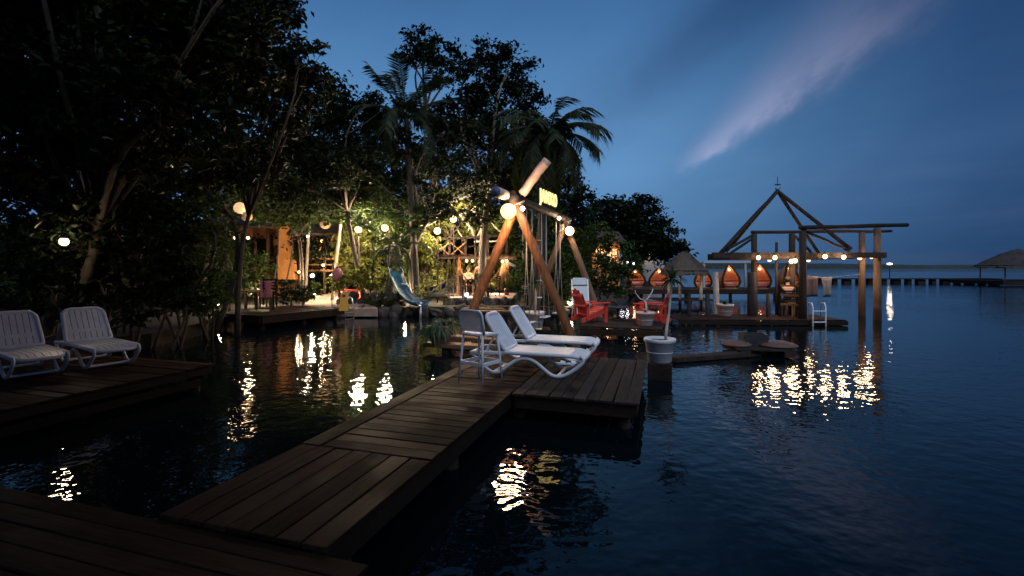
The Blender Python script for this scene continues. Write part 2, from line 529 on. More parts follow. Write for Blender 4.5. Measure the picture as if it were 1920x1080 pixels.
# ================================================================== docks
def plank_mesh(L, W, T=.035):
    key = (round(L, 2), round(W, 3))
    if key not in plank_mesh.c:
        plank_mesh.c[key] = MB().box((0,0,-T/2), (L, W, T), None, .004)
    return plank_mesh.c[key].mesh('plank', None)
plank_mesh.c = {}
PM = {}
prng = random.Random(3)
def plank(parent, c, ang, L, W, mat, T=.035, z_j=.004, name='plank'):
    key = (round(L, 2), round(W, 3), mat.name, T)
    if key not in PM:
        PM[key] = MB().box((0,0,-T/2), (L, W, T), None, .005).mesh('plank', mat)
    o = link(name, PM[key], parent)
    c = Vector(c) - parent.location
    o.location = (c.x, c.y, c.z + prng.uniform(-z_j, z_j))
    o.rotation_euler = (prng.uniform(-.014,.014), prng.uniform(-.002,.002), ang + prng.uniform(-.006,.006))
    return o
def planks_uv(parent, s0, s1, t0, t1, z, along, W, mat, gap=.009):
    """boards covering a rectangle of the dock grid; along 'u' or 'v'"""
    if along == 'u':
        n = max(1, round((t1 - t0) / W)); w = (t1 - t0) / n
        for i in range(n):
            plank(parent, dk((s0+s1)/2, t0 + (i+.5)*w, z), VROT + PI/2, s1 - s0 - gap, w - gap, mat)
    else:
        n = max(1, round((s1 - s0) / W)); w = (s1 - s0) / n
        for i in range(n):
            plank(parent, dk(s0 + (i+.5)*w, (t0+t1)/2, z), VROT, t1 - t0 - gap, w - gap, mat)
def dbeam(parent, s0, t0, s1, t1, z, w, h, mat=None, name='beam'):
    MB().bar(dk(s0, t0, z), dk(s1, t1, z), w, h).build(name, mat or M['beam'], parent, world=True)
def pile(parent, p, top, r=.08, bottom=-1.0, mat=None, name='pile'):
    x, y = p[0], p[1]
    MB().tube([(x,y,bottom),(x+.01,y,(top+bottom)/2),(x,y,top)], [r*1.05, r, r*.95], 10).build(name, mat or M['darkpost'], parent, True, True)
DZ = .35
# --- the L-shaped jetty with the white loungers
J = thing('jetty', 'L-shaped plank jetty carrying the two bright white sun loungers', 'jetty', dk(3.5, -.3, 0))
planks_uv(J, .20, 1.50, -1.30, 0, DZ, 'u', .185, M['deck'])
planks_uv(J, 1.51, 6.46, -1.09, 0, DZ, 'v', .165, M['deck'])
planks_uv(J, 1.51, 6.46, -1.30, -1.10, DZ, 'u', .2, M['deck'])
planks_uv(J, 3.70, 6.46, .01, 1.58, DZ, 'u', .157, M['deck2'])
dbeam(J, .2, -1.24, 6.4, -1.24, .235, .09, .15)
dbeam(J, .2, -.06, 6.4, -.06, .235, .09, .15)
dbeam(J, 3.78, .04, 3.78, 1.50, .235, .09, .15)
dbeam(J, 6.38, -1.2, 6.38, 1.50, .235, .09, .15)
dbeam(J, 3.84, 1.50, 6.33, 1.50, .235, .09, .15)
dbeam(J, 5.1, -1.2, 5.1, 1.46, .225, .08, .12)
for s, t in ((.5,-1.15),(.5,-.15),(2.2,-1.15),(2.2,-.15),(3.9,-1.15),(3.95,.05),(3.9,1.38),(6.25,1.38),(6.25,.1),(6.25,-1.15)):
    pile(J, dk(s, t), .16, .085)
# --- landing deck at the photographer's feet
J2 = thing('landing_deck', 'dark landing deck in the near corner where the jetty begins', 'deck', dk(-1, -2, 0))
planks_uv(J2, -2.6, .18, -5.1, .30, DZ - .012, 'v', .155, M['deck'])
dbeam(J2, .09, -5.0, .09, .28, .22, .09, .15)
for t in (-4.6, -3.0, -1.6, .1): pile(J2, dk(0, t), .15, .085)
# --- side deck with two loungers under the trees
J3 = thing('side_deck', 'shaded plank deck under the trees carrying two dim loungers', 'deck', dk(2.2, -7.5, 0))
planks_uv(J3, .21, 4.02, -9.6, -5.20, DZ, 'v', .165, M['deck'])
dbeam(J3, .2, -5.26, 3.98, -5.26, .26, .09, .10)
dbeam(J3, 3.94, -9.5, 3.94, -5.32, .22, .09, .17)
MB().bar(dk(.2,-5.14,.12), dk(3.7,-5.14,.12), .05, .10).build('fender_board', M['beam'], J3, world=True)
for s, t in ((.5,-5.4),(2.2,-5.4),(3.8,-5.4),(3.8,-7.3),(3.8,-9.3)): pile(J3, dk(s, t), .14, .085)
# ================================================================== white sun loungers
def make_lounger(label, group, loc, rz, scale=.91):
    t = thing('sun_lounger', label, 'sun lounger', loc, rz, group)
    w = M['white']
    prof = [(-.02,.335),(.06,.30),(.18,.17),(.31,.055),(.40,.030),(.50,.045),(.62,.14),(.75,.245),(.88,.295),(1.0,.295),(1.12,.235),(1.25,.12),(1.36,.042),(1.46,.030),(1.58,.06),(1.74,.175),(1.855,.275),(1.865,.345),(1.80,.375)]
    # smooth the outline once
    P_ = [Vector((x, 0, z)) for x, z in prof]
    pts = []
    for i in range(len(P_)-1):
        pts += [P_[i], P_[i]*.5 + P_[i+1]*.5]
    pts.append(P_[-1])
    for _ in range(2):
        pts = [pts[0]] + [(pts[i-1] + pts[i]*2 + pts[i+1])/4 for i in range(1, len(pts)-1)] + [pts[-1]]
    for s in (-1, 1):
        MB().tube([(p.x, s*.315, p.z) for p in pts], .030, 8, True, .8).build('leg_frame', w, t, True)
    MB().bar((.40,-.29,.045), (.40,.29,.045), .05, .03).build('stretcher', w, t)
    MB().bar((1.46,-.29,.045), (1.46,.29,.045), .05, .03).build('stretcher', w, t)
    # seat: rounded rim and lengthwise slats
    x0, x1, hw = .58, 1.86, .325
    rim = []
    def corner(cx, cy, r, a0):
        return [(cx + r*math.cos(a), cy + r*math.sin(a)) for a in [a0 + PI/2*i/4 for i in range(5)]]
    rim += corner(x1-.16, hw-.16, .16, 0) + corner(x0+.03, hw-.03, .03, PI/2) + corner(x0+.03, -hw+.03, .03, PI) + corner(x1-.16, -hw+.16, .16, 1.5*PI)
    zf = lambda x: .372 - .05*max(0, (x-1.62)/.24)**2
    MB().tube([(x, y, zf(x)) for x, y in rim], .032, 8, False, 1.0, True).build('seat_rim', w, t, True)
    MB().bar((-.02,-.315,.345),(x0+.02,-.315,.36),.05,.055,bev=.01).build('side_rail', w, t)
    MB().bar((-.02,.315,.345),(x0+.02,.315,.36),.05,.055,bev=.01).build('side_rail', w, t)
    MB().bar((0,-.29,.34),(0,.29,.34),.05,.05,bev=.01).build('cross_rail', w, t)
    slat = MB()
    for i in range(6):
        xa, xb = x0+.02 + i*(x1-.03-x0)/6, x0+.02 + (i+1)*(x1-.03-x0)/6
        slat.bar((xa,0,zf(xa)+.008),(xb,0,zf(xb)+.008),.078,.016)
    sm = slat.mesh('slat', w)
    for i in range(7):
        link('slat', sm, t, (0, (i-3)*.088, 0))
    # backrest: its own rim and slats, hinged at the seat and propped up
    bk = link('backrest', None, t, (x0+.01, 0, .40), (0, -R(58), 0))
    L = .66
    rim = corner(L-.14, .305-.14, .14, 0) + corner(.04, .325-.04, .04, PI/2) + corner(.04, -.325+.04, .04, PI) + corner(L-.14, -.305+.14, .14, 1.5*PI)
    # the rotation tips local +x up and back, so run the outline along -x
    MB().tube([(-x, y, 0) for x, y in rim], .034, 8, False, 1.0, True).build('backrest_rim', w, bk, True)
    sm2 = MB().bar((-.03,0,0),(-L+.03,0,0),.072,.018).mesh('slat', w)
    for i in range(7):
        link('slat', sm2, bk, (0, (i-3)*.083, 0))
    MB().bar((-.20,-.29,.0),(-.20,.29,.0),.06,.026).build('cross_bar', w, bk)
    bk.rotation_euler = (0, R(58), 0)
    for s in (-1, 1):
        MB().bar((.24, s*.25, .36), (.40, s*.25, .66), .035, .025).build('prop', w, t)
    t.scale = (scale,)*3
    return t
PL = Vector((-.53, 7.48, DZ + .002))
lg = make_lounger('bright white sun lounger beside the bar stool, nearer of the pair', 'white sun loungers on the docks', PL, VROT)
dup(lg, PL + U*1.2, VROT + .02, 'bright white sun lounger behind the pair\'s nearer one, at the jetty\'s outer edge', None, .91)
la = Vector((-7.60, 8.40, DZ + .002))
dup(lg, la, R(-32), 'dim bluish white lounger whose whole back shows on the shaded side deck', None, .91)
dup(lg, Vector((-8.10, 7.70, DZ + .002)), R(-32), 'dim lounger at the left border, partly out of the picture', None, .91)

# ================================================================== bar stool
def make_stool(loc, rz):
    t = thing('bar_stool', 'tall pale plastic bar stool with slatted back on the jetty', 'bar stool', loc, rz)
    w = M['stool']                                    # local +y is the front
    top = .66
    for sx, sy, z1 in ((-1,-1,.70),(1,-1,.70),(-1,1,top),(1,1,top)):
        MB().tube([(sx*.215, sy*.215, 0), (sx*.17, sy*.16, z1)], [.014,.019], 8).build('leg', w, t, True)
    z = .27
    q = lambda sx, sy, z: (sx*(.215-.045*z/.68), sy*(.215-.05*z/.68), z)
    for a, c_ in (((-1,1),(1,1)), ((-1,-1),(1,-1)), ((-1,-1),(-1,1)), ((1,-1),(1,1))):
        MB().bar(q(*a, z), q(*c_, z), .018, .045).build('footrest', w, t)
    # seat: rounded shallow shell
    mb = MB()
    pr = [(1.0,-.030),(1.03,-.012),(1.0,.010),(.85,.004),(.5,-.004),(.0,-.006)]
    vs, fs = [], []
    n = 28
    for r, z in pr:
        for j in range(n):
            a = 2*PI*j/n
            e = .55
            x = .215*r*math.copysign(abs(math.cos(a))**e, math.cos(a)); y = .205*r*math.copysign(abs(math.sin(a))**e, math.sin(a))
            vs.append((x, y, top + .02 + z - .03*max(0, y/.2)**3))
    for i in range(len(pr)-1):
        for j in range(n):
            fs.append((i*n+j, i*n+(j+1) % n, (i+1)*n+(j+1) % n, (i+1)*n+j))
    MB().add(vs, fs).build('seat', w, t, True)
    # back: frame bent slightly, with thin cross slats
    fr = []
    for i in range(9):
        a = PI*i/8
        fr.append((.195*math.cos(a) if 0 < i < 8 else .205*(1 if i == 0 else -1), 0, 0))
    pts = [(.20,-.16,top+.02),(.205,-.185,.80),(.20,-.205,.93),(.185,-.215,.975),(.15,-.22,.995),(0,-.225,1.0),(-.15,-.22,.995),(-.185,-.215,.975),(-.20,-.205,.93),(-.205,-.185,.80),(-.20,-.16,top+.02)]
    bk = MB().tube(pts, .017, 8).build('back_frame', w, t, True)
    n = 17
    sl = MB().bar((-.195,0,0),(.195,0,0),.006,.0132).mesh('slat', w)
    for i in range(n):
        z = .715 + i*(.97-.715)/(n-1)
        y = -.172 - .045*(z-.70)/.27
        link('slat', sl, t, (0, y, z))
    return t
make_stool(Vector((-.44, 6.73, DZ + .002)), math.atan2(-.6, .8) )

# ================================================================== slippers under the lounger
def slipper(loc, rz, label):
    t = thing('slipper', label, 'slipper', loc, rz, 'white slippers under the lounger')
    out = [(.045*math.sin(a)*(1.1 if math.cos(a) > 0 else .8), .13*math.cos(a)) for a in [2*PI*i/16 for i in range(16)]]
    MB().prism(out, 0, .022).build('sole', M['white'], t)
    vs, fs = [], []
    for i in range(5):
        y = .02 + i*.02
        for j in range(7):
            a = PI*j/6
            vs.append((.046*math.cos(a), y, .02 + .045*math.sin(a)*(1-.08*i)))
    for i in range(4):
        for j in range(6):
            fs.append((i*7+j, i*7+j+1, i*7+8+j, i*7+7+j))
    MB().add(vs, fs).build('strap', M['white'], t, True)
sp = at(1049, 683, DZ)
slipper((sp.x, sp.y, DZ+.003), R(-100), 'white slipper on the boards under the far lounger, left of its pair')
slipper((sp.x+.16, sp.y-.02, DZ+.003), R(-80), 'white slipper on the boards under the far lounger, right of its pair')

# ================================================================== pots and potted plants
def pot_prof(r, h):
    return [(0,0),(r*.70,0),(r*.74,h*.02),(r*.93,h*.82),(r*1.0,h*.84),(r*1.03,h*.97),(r*1.0,h),(r*.92,h),(r*.90,h*.86),(0,h*.86)]
def make_pot(t, r, h, mat):
    MB().lathe(pot_prof(r, h), 24).build('pot', mat, t, True)
    MB().lathe([(0,0),(r*.9,0)], 16, (0,0,h*.88)).build('soil', M['soil'], t)
    for q in (.42,):
        k = .74 + (.93-.74)*q
        MB().lathe([(r*k,h*q-.008),(r*k+.012,h*q),(r*k,h*q+.012)], 24).build('ring', mat, t, True)
def blade_leaves(mb, c, n, L, w, rng, up=(.2, 1.2), droop=.5):
    for i in range(n):
        a = rng.uniform(0, 2*PI); e = rng.uniform(*up)
        d = Vector((math.cos(a)*math.cos(e), math.sin(a)*math.cos(e), math.sin(e)))
        side = d.cross(Vector((0,0,1))).normalized()
        l = L*rng.uniform(.6, 1.1)
        pr = []
        for k in range(5):
            f = k/4
            p = Vector(c) + d*l*f + Vector((0,0,-droop*l*f*f))
            ww = w*(math.sin(PI*(f*.85+.15)))*.5
            pr += [p + side*ww, p - side*ww]
        mb.add(pr, [(2*k, 2*k+1, 2*k+3, 2*k+2) for k in range(4)])
rg = random.Random(11)
p = at(1237, 677, .30)
pb = thing('pedestal', 'dark wooden block standing in the water under the white pot', 'pedestal', (p.x, p.y, 0))
MB().box((0,0,-.1), (.40,.38,.78), Matrix.Rotation(VROT, 3, 'Z'), .015).build('block', M['beam'], pb)
t = thing('potted_yucca', 'white pot with tall thin-stemmed palm-like plant beside the jetty corner', 'potted plant', (p.x, p.y, .292))
make_pot(t, .265, .41, M['pot'])
MB().tube([(.10,0,.34),(.12,.01,.55),(.17,.02,.85),(.20,.03,1.15),(.23,.03,1.45)], [.028,.024,.021,.019,.017], 8).build('stem', M['twig'], t, True)
mb = MB(); blade_leaves(mb, (.23,.03,1.45), 46, .42, .05, rg, (-.2, 1.3), .45); mb.build('crown', M['frond'], t)
mb = MB(); blade_leaves(mb, (-.1,.03,.36), 12, .12, .03, rg); mb.build('leaves', M['leafm'], t)

# ================================================================== foliage
def leaf_mesh(name, P, size, rng, mat, aspect=.5, up=.5, fold=.25):
    """many folded leaves at the points P, as one mesh"""
    n = len(P)
    nrm = rng.normal(size=(n, 3)); nrm[:, 2] = np.abs(nrm[:, 2]) + up
    nrm /= np.linalg.norm(nrm, axis=1, keepdims=True)
    t = rng.normal(size=(n, 3)); t[:, 2] -= .35
    t -= nrm * np.sum(t*nrm, axis=1, keepdims=True)
    t /= np.linalg.norm(t, axis=1, keepdims=True)
    s = np.cross(nrm, t)
    L = (size * rng.uniform(.6, 1.3, n))[:, None]
    W = L * aspect
    v = np.empty((n, 4, 3), dtype=np.float32)
    v[:, 0] = P - t*L*.5
    v[:, 1] = P + s*W*.5 + nrm*W*fold - t*L*.05
    v[:, 2] = P + t*L*.5 - nrm*L*.08
    v[:, 3] = P - s*W*.5 + nrm*W*fold - t*L*.05
    me = bpy.data.meshes.new(name)
    me.vertices.add(n*4); me.vertices.foreach_set('co', v.reshape(-1))
    idx = (np.arange(n)[:, None]*4 + np.array([0,1,2, 0,2,3])[None]).reshape(-1).astype(np.int32)
    me.loops.add(n*6); me.loops.foreach_set('vertex_index', idx)
    me.polygons.add(n*2); me.polygons.foreach_set('loop_start', np.arange(0, n*6, 3, dtype=np.int32))
    me.materials.append(mat)
    me.update(calc_edges=True)
    return me
def lobe_points(c, r, n, rng, sq=.85, clump=.22):
    """points in an uneven lobe: small clumps scattered mostly near its surface"""
    k = max(4, int(14*r**1.0) + 6)
    d = rng.normal(size=(k, 3)); d /= np.linalg.norm(d, axis=1, keepdims=True)
    cc = d * (rng.uniform(.35, 1.0, k)**.6)[:, None] * r
    cc[:, 2] *= sq
    w = rng.integers(0, k, n)
    q = rng.normal(size=(n, 3)) * (clump * r * rng.uniform(.5, 1.3, k)[w])[:, None]
    q[:, 2] *= .6
    return np.array(c)[None] + cc[w] + q, cc + np.array(c)[None]
def limb(mb, a, b_, r0, r1, rng, wob=.12, n=6, seg=6, arch=.12):
    a, b_ = np.array(a, float), np.array(b_, float)
    L = np.linalg.norm(b_-a)
    pts, rad = [], []
    o1 = rng.normal(size=3)*L*wob; o1[2] *= .4
    for i in range(n+1):
        f = i/n
        pts.append(a*(1-f) + b_*f + o1*math.sin(PI*f) + np.array([0,0,arch*L*math.sin(PI*f)]))
        rad.append(r0*(1-f) + r1*f)
    mb.tube(pts, rad, seg)
    return pts
def tree(name, label, base, lobes, seed, leaf='leafd', size=.22, dens=55, trunk_r=.18, bark='darkbark', fork=.45, cat='tree', group=None, limbs=True, twigs=2, stems=1, spread=0.0, sq=.85, aspect=.5, clump=.22):
    """lobes: (x, y, z, r) in metres"""
    rng = np.random.default_rng(seed)
    base = Vector(base)
    t = thing(name, label, cat, base, 0, group)
    b0 = np.array(base)
    C = np.array([l[:3] for l in lobes])
    low = C[:, 2].min(); mean = C.mean(0)
    mb = MB()
    P = []
    heads = []
    for k in range(stems):
        an = rng.uniform(0, 2*PI)
        bs = b0 + np.array([math.cos(an), math.sin(an), 0])*spread*(k > 0)
        hd = bs*(1-fork) + mean*fork + rng.normal(size=3)*.1*(1+spread)
        hd[2] = b0[2] + (low - b0[2])*.85 if low > b0[2] + .6 else b0[2] + .3
        limb(mb, bs - np.array([0,0,.35]), hd, trunk_r*1.25/(1+.35*(stems-1)), trunk_r*.8/(1+.35*(stems-1)), rng, .05, 6, 8)
        heads.append(hd)
    for i, l in enumerate(lobes):
        n = int(dens * 16 * l[3]**2)
        pts, cc = lobe_points(l[:3], l[3], n, rng, sq, clump)
        P.append(pts)
        if limbs:
            h = heads[int(np.argmin([np.linalg.norm((hh - np.array(l[:3]))[:2]) for hh in heads]))]
            path = limb(mb, h, l[:3], trunk_r*.5, trunk_r*.16, rng, .14, 6, 6)
            for q in range(twigs):
                limb(mb, path[3+q % 3], cc[rng.integers(0, len(cc))], trunk_r*.2, trunk_r*.05, rng, .12, 4, 5)
    mb.build('trunk', M[bark], t, True, True)
    P = np.concatenate(P) - b0[None]
    link('crown', leaf_mesh('crown', P, size, rng, M[leaf], aspect), t)
    return t
def plobes(d, lst, jit=.6, seed=0):
    """lobes given as photo columns/rows/radii at about distance d"""
    r_ = random.Random(seed)
    out = []
    for l in lst:
        dd = d + (l[3] if len(l) > 3 else r_.uniform(-jit, jit))
        p = pt(l[0], l[1], dd)
        out.append((p.x, p.y, p.z, l[2]/F*dd))
    return out
def gz(x, y): return .30
def ptree(name, label, d, basepx, lst, seed, **kw):
    x = (basepx - CX)/F*d
    jit = kw.pop('jit', .6)
    return tree(name, label, (x, d, .30), plobes(d, lst, jit, seed), seed, **kw)

# --- the big dark trees on the left, nearest first
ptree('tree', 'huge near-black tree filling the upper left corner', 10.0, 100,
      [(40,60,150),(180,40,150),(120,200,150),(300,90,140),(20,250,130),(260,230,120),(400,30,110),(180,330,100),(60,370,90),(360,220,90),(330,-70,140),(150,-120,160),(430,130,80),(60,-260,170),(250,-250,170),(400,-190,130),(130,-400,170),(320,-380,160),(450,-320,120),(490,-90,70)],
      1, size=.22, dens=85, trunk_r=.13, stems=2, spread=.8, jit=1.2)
ptree('tree', 'dark leafy tree whose crown edge cuts the sky, behind the corner giant', 13.5, 400,
      [(470,10,75),(500,85,68),(440,150,90),(560,120,42),(598,90,16),(520,190,75),(390,290,80),(470,300,70),(585,160,40),(330,370,60),(545,40,22)],
      2, size=.20, dens=85, trunk_r=.09, stems=2, spread=.6, jit=.9)
ptree('tree', 'rounded dark tree sloping down towards the palm', 20.5, 690,
      [(610,195,60),(665,205,50),(590,270,75),(690,250,42),(520,310,70),(640,310,60),(560,360,55),(660,370,45),(705,190,16)],
      3, size=.22, dens=65, trunk_r=.10, jit=1.0)
ptree('tree', 'tall dark tree rising out of the frame behind the corner giant', 15.5, 130,
      [(50,0,120),(200,-50,120),(350,-80,105),(100,-200,130),(280,-230,125),(420,-150,80),(-80,-100,140),(-130,-300,150),(180,-360,130),(360,-330,110),(60,150,110),(220,120,110),(360,90,90)],
      5, size=.27, dens=48, trunk_r=.16, jit=1.0)
# overhead canopy above the side deck and the near landing: out of frame, it shades them
rgc = random.Random(8)
tree('tree', 'overhanging tree above the near left corner', (-9.0, -.5, .2),
     [(-8.0+1.75*i+rgc.uniform(-.4,.4), -5.0+1.75*j+rgc.uniform(-.4,.4), 7.0+rgc.uniform(-.3,.7)+.10*j, rgc.uniform(1.25,1.6)) for i in range(7) for j in range(7) if i*.9+j*.85 < 7.6],
     4, size=.32, dens=66, trunk_r=.22, twigs=1)
# --- the tall thin-limbed trees in the middle
ptree('tree', 'slim tree with a tuft of crown standing above the left palm', 24.0, 785,
      [(790,78,32),(762,108,22),(828,108,32),(852,140,26),(800,105,26),(815,160,16)],
      6, size=.24, dens=60, trunk_r=.13, fork=.25, jit=.8, sq=.8)
ptree('tree', 'tall pale-limbed tree with broad dark crown, tallest in the middle', 22.0, 905,
      [(925,95,32),(900,140,46),(962,135,46),(992,180,34),(870,190,40),(935,205,56),(1000,225,26),(850,250,36),(905,270,44),(965,265,42),(1010,285,32),(985,320,34)],
      7, size=.22, dens=60, trunk_r=.15, bark='bark', fork=.35, jit=1.0, twigs=3)
ptree('tree', 'tree with pale crooked limbs left of the tall pale-limbed tree', 21.0, 785,
      [(745,275,42),(800,300,46),(850,320,44),(770,345,40),(700,330,28),(835,250,34),(730,390,36),(820,385,36),(880,350,36),(930,330,40),(970,350,36),(905,400,34)],
      8, size=.22, dens=62, trunk_r=.13, bark='bark', fork=.4, jit=1.0, twigs=3)
ptree('tree', 'broad dark tree filling the space behind the pale-limbed trees', 26.0, 860,
      [(735,235,34),(770,310,46),(820,215,34),(870,250,44),(800,360,46),(890,335,48),(950,320,46),(1005,335,42),(1045,330,38),(1080,375,36),(1035,385,40),(975,385,40),(720,360,30),(850,390,36),(1060,300,26)],
      10, size=.27, dens=55, trunk_r=.16, jit=1.2)
ptree('tree', 'dark round-headed tree on the distant bend of the shore', 44.0, 1195,
      [(1150,405,44),(1205,410,46),(1240,445,42),(1180,455,50),(1270,475,26),(1120,440,42),(1130,390,26),(1215,470,40)],
      9, size=.42, dens=30, trunk_r=.35, jit=2.5)
# --- dark wood behind the garden, read as one mass
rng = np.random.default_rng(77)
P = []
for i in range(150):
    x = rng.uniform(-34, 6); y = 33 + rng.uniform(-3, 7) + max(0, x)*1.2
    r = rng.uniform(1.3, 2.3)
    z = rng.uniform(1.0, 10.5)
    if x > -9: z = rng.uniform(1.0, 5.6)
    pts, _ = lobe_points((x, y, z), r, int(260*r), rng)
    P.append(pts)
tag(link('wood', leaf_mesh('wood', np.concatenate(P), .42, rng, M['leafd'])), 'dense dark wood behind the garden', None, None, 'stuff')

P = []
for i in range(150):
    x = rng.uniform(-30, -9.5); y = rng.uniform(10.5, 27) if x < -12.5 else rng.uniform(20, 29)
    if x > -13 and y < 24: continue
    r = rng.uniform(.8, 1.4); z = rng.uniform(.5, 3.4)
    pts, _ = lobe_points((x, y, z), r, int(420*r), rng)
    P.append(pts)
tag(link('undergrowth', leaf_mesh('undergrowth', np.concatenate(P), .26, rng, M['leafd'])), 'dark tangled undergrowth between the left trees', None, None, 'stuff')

# --- shrubs and bushes, one by one
def shrub(label, px, d, lst, seed, leaf='leafm', size=.16, dens=70, name='shrub', **kw):
    return ptree(name, label, d, px, lst, seed, leaf=leaf, size=size, dens=dens, trunk_r=kw.pop('trunk_r', .05), cat=kw.pop('cat', 'shrub'), group='shrubs of the garden shore', jit=kw.pop('jit', .4), **kw)
shrub('mangrove bush with bare stems behind the side deck\'s lounger', 250, 11.2, [(170,480,55),(230,500,50),(290,470,55),(250,430,50),(330,500,45),(160,560,40),(280,545,40)], 21, 'leafd', stems=6, spread=.9, trunk_r=.09)
shrub('dark mangrove bush with leaning stems at the water right of the loungers', 340, 12.0, [(350,450,55),(390,500,50),(330,520,40),(400,560,42),(420,440,40),(375,400,40)], 22, 'leafm', stems=6, spread=.8, trunk_r=.08, dens=48)
shrub('leafy bush at the left border above the loungers', 60, 11.0, [(20,470,60),(80,500,60),(40,550,60),(110,555,50),(130,440,40)], 23, 'leafm', stems=3, spread=.5, dens=50)
shrub('near-black mangrove thicket right behind the side deck loungers', 170, 10.1, [(60,470,62),(140,450,60),(220,440,58),(300,440,52),(20,540,58),(110,545,55),(200,540,55),(290,530,50),(350,560,36),(250,585,36),(150,595,36)], 46, 'leafd', size=.17, stems=5, spread=1.2, trunk_r=.07, dens=80)
shrub('low dark bush left of the shore deck', 385, 13.6, [(380,560,38),(415,545,30),(350,580,32),(400,590,24)], 24, 'leafm', dens=80)
shrub('dark clipped hedge beside the shore deck table', 545, 18.6, [(530,545,22),(555,545,24),(575,550,18),(540,560,18)], 25, 'leafd', size=.12, dens=110)
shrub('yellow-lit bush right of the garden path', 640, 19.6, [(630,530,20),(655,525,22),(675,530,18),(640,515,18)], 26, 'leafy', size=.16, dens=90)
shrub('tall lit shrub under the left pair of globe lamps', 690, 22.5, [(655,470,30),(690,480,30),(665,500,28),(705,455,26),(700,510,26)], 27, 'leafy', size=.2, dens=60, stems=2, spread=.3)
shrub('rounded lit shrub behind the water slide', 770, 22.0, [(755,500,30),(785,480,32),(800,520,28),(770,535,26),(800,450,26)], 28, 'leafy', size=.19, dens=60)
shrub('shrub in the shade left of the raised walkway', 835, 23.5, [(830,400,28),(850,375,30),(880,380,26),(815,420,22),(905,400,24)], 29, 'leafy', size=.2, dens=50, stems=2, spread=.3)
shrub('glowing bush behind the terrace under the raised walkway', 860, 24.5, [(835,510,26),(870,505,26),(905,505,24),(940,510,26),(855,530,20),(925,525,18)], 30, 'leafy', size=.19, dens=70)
shrub('dark bush on the shore behind the swing', 1020, 19.6, [(975,520,36),(1010,500,40),(1050,490,40),(1085,500,40),(1030,540,34),(1075,540,34),(1000,460,32),(1060,445,34)], 31, 'leafm', size=.17, dens=60, stems=3, spread=.5)
shrub('broad dark bush on the shore behind the red chairs', 1130, 20.5, [(1110,470,40),(1150,480,40),(1130,515,40),(1165,525,32),(1180,500,28),(1100,535,30),(1125,440,30),(1150,550,20)], 32, 'leafm', size=.17, dens=62, stems=3, spread=.5)
shrub('tangle of foliage under the middle trees', 740, 20.5, [(700,400,34),(745,390,36),(780,405,30),(715,430,26),(690,370,30),(760,430,24)], 33, 'leafm', size=.19, dens=46, stems=2, spread=.3)
shrub('dark foliage mass above the orange wall', 560, 21.0, [(540,380,34),(580,400,30),(600,380,32),(500,390,36),(640,400,28),(470,360,36),(560,420,22)], 34, 'leafm', size=.2, dens=48, stems=2, spread=.3)
shrub('dense bush left of the orange wall', 480, 19.8, [(450,490,30),(480,500,28),(435,520,28),(465,530,24),(430,470,26),(495,530,18)], 35, 'leafm', size=.17, dens=64)
shrub('bush right of the swing beside the far landing', 1000, 23.5, [(950,430,30),(985,430,34),(1010,410,34),(960,470,28),(1045,420,32),(1000,380,30)], 36, 'leafm', size=.2, dens=46, stems=2, spread=.4)

shrub('dark leafy canopy hanging before the thatched roofs', 500, 22.6, [(430,385,30),(470,395,28),(510,405,24),(545,405,24),(580,400,26),(615,400,24),(650,395,26),(485,370,30),(560,375,30),(630,370,28),(690,395,24)], 37, 'leafm', size=.2, dens=75, stems=2, spread=.5)
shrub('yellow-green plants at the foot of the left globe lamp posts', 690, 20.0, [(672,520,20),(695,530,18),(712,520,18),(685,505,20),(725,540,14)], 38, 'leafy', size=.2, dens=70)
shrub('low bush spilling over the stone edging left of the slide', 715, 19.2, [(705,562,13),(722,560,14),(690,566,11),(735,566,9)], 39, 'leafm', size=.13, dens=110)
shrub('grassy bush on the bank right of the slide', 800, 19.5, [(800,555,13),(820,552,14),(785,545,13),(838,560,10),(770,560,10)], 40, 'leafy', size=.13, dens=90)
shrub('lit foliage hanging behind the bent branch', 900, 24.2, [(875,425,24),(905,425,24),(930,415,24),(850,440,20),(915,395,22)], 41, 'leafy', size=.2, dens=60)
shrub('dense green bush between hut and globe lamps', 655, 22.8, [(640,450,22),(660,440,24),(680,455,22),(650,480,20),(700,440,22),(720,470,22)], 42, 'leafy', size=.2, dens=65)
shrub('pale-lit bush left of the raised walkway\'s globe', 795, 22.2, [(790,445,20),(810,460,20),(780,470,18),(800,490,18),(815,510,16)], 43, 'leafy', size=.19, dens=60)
shrub('low dark plants along the path\'s left side', 560, 19.4, [(560,560,9),(575,556,10),(590,535,9),(600,552,6)], 44, 'leafm', size=.13, dens=110)
shrub('bush at the shore left of the chair deck', 1050, 18.9, [(1040,560,16),(1060,555,16),(1075,545,14),(1025,565,12)], 45, 'leafm', size=.14, dens=80)

